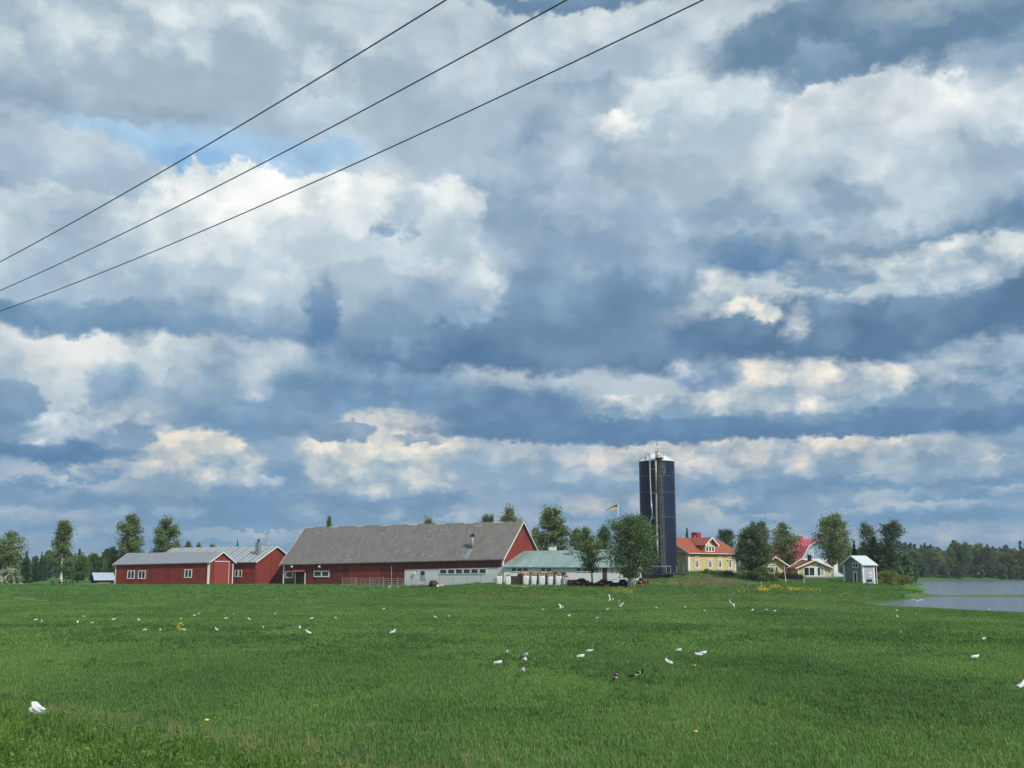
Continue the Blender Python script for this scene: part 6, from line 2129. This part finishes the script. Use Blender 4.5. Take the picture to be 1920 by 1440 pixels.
# ------------------------------------------------------------------ crumpled white bag
rg_ = np.random.default_rng(12)
bm = bmesh.new()
bmesh.ops.create_icosphere(bm, subdivisions=5, radius=1)
for v in bm.verts:
    c = v.co
    n_ = sum(abs(math.sin(c.x * a_ + c.y * b_ + c.z * g_ + ph)) * k for a_, b_, g_, ph, k in ((3, 2, 5, 0, .22), (6, -5, 3, 1, .15), (-9, 8, 7, 2, .09), (14, 13, -12, 3, .055), (23, -19, 21, .5, .03)))
    r = .68 + n_
    peak = .75 * math.exp(-((c.x + .45) ** 2 + (c.z - .85) ** 2) * 7)
    v.co = Vector((c.x * .20 * r * (1 + .12 * c.x), c.y * .16 * r, max(-.04, .13 + c.z * .145 * r + peak * .12)))
me = bpy.data.meshes.new('plastic_bag')
bm.to_mesh(me); bm.free()
me.materials.append(mat('crumpled_white_plastic', (.60, .60, .63), (.80, .80, .80), .35, 9, 5, bump=.5, spec=.5))
o = bpy.data.objects.new('plastic_bag', me); col.objects.link(o)
p = hit(67, 1353)
o.location = (p.x, p.y, p.z + .06); o.rotation_euler = (0, 0, -.2); o.scale = (.80, .80, .9)
tag(o, 'crumpled white plastic bag lying in the grass at the lower left', 'plastic bag')

# ------------------------------------------------------------------ dandelions
def dandelion(px, py, Y_h, label, sc=1.0):
    p = hit(px, py)
    e = thing('dandelion', label, 'dandelion', p, 0, 'dandelions in the grass')
    e.scale = (sc, sc, sc)
    h = Y_h
    MB().path([Vector((0, 0, -.05)), Vector((.01, .005, h * .5)), Vector((.0, 0, h))], [.005, .0045, .004], 5).build('stem', M['stem'], e)
    rg2 = [[(r * math.cos(t_), r * math.sin(t_), h + z) for t_ in [2 * math.pi * i / 12 for i in range(12)]] for r, z in ((.006, -.012), (.030, .0), (.036, .012), (.022, .024), (.004, .027))]
    MB().loft(rg2).build('flower_head', M['petal'], e, True)


dandelion(385, 1404, .36, 'yellow dandelion on a long stem in the foreground herbs', 1.25)
dandelion(1305, 1384, .08, 'low yellow dandelion in the foreground right of centre', 1.2)
dandelion(1303, 1257, .10, 'single dandelion below the two gulls standing together', 1.3)
dandelion(1690, 1192, .10, 'dandelion in the right of the field', 1.5)


def flower_patch(name, label, pts, size, seed):
    rng_ = np.random.default_rng(seed)
    q = np.array([tuple(p_) for p_ in pts])
    q[:, 2] += rng_.uniform(.15, .45, len(q))
    me_ = leaf_mesh(name, np.repeat(q, 3, 0) + rng_.normal(size=(len(q) * 3, 3)) * .03, 0, size, M['petal'], rng_, 1.0, 0)
    o_ = bpy.data.objects.new(name, me_); col.objects.link(o_)
    tag(o_, label, 'flowers', kind='stuff')


rnd = random.Random(31)
def cloud_px(cx, cy, sx, sy, n):
    return [hit(rnd.gauss(cx, sx), rnd.gauss(cy, sy)) for _ in range(n)]


flower_patch('dandelion_drift', 'yellow dandelion drift on the bank right of the lilac', cloud_px(1432, 1108, 7, 2.2, 130) + cloud_px(1456, 1103.5, 6, 1.2, 60) + cloud_px(1490, 1108, 13, 1.6, 90) + cloud_px(1395, 1110, 9, 2, 24) + cloud_px(1524, 1110, 8, 2, 20), .12, 1)
flower_patch('dandelion_drift', 'scattered yellow dandelions below the many stemmed birch', cloud_px(1160, 1108, 16, 2.4, 60) + cloud_px(1180, 1112, 5, 1.6, 26) + cloud_px(1110, 1106, 20, 3, 14), .10, 2)
flower_patch('dandelion_clump', 'small yellow flower clump among the gulls on the left', cloud_px(336, 1184.5, 2.6, 1.3, 30), .06, 3)

# dead stalks standing in the foreground
st_ = MB()
for (x0, y0, x1, y1, Yg) in ((335, 1330, 321, 1272, None), (347, 1333, 354, 1292, None), (341, 1345, 331, 1310, None), (365, 1340, 394, 1318, None), (246, 1432, 262, 1383, None), (290, 1420, 303, 1412, None), (585, 1340, 582, 1317, None), (520, 1345, 540, 1334, None), (200, 1440, 198, 1415, None), (60, 1300, 64, 1285, None), (222, 1440, 224, 1425, None)):
    p = hit(x0, y0); q = at(x1, y1, p.y)
    m_ = p.lerp(q, .5) + Vector((rnd.uniform(-.02, .02), .02, .0))
    st_.path([p - Vector((0, 0, .05)), m_, q], [.0055, .005, .0035], 5)
    st_.tube(q, q + (q - m_).normalized() * .06, .009, .003, 5)
tag(st_.build('dead_stalks', M['grass_dry'], None), 'tall dead straw stalks standing in the left foreground', 'stalks', kind='stuff')
# cut hay and dead grass left lying at the field edge
hy = []
for cx, cy, n in ((705, 1368, 34), (800, 1385, 40), (640, 1400, 24), (920, 1435, 30), (1070, 1432, 26), (1700, 1310, 24), (1290, 1300, 16)):
    for _ in range(n):
        hy.append(hit(rnd.gauss(cx, 34), rnd.gauss(cy, 7)))
scatter('lying_straw', 'pale flattened straw on the ground at the near edge of the meadow', [tuple(q) for q in hy], [tuft('straw_wisp', 190, 12, .10, .10, .006, M['grass_dry'], 2.4)], .6, 1.2, 12)

# ------------------------------------------------------------------ thin summer haze
m = bpy.data.materials.new('thin_haze')
m.use_nodes = True
nt = m.node_tree
nt.nodes.remove(nt.nodes['Principled BSDF'])
v_ = nt.nodes.new('ShaderNodeVolumePrincipled')
v_.inputs['Color'].default_value = (.80, .88, 1.0, 1)
v_.inputs['Density'].default_value = .00019
v_.inputs['Anisotropy'].default_value = .2
nt.links.new(v_.outputs[0], nt.nodes['Material Output'].inputs['Volume'])
o = MB().box(-4200, 4200, -70, 4700, -3.5, 31).build('haze', m)
tag(o, 'thin pale summer haze over field, farm and river', 'haze', kind='stuff')
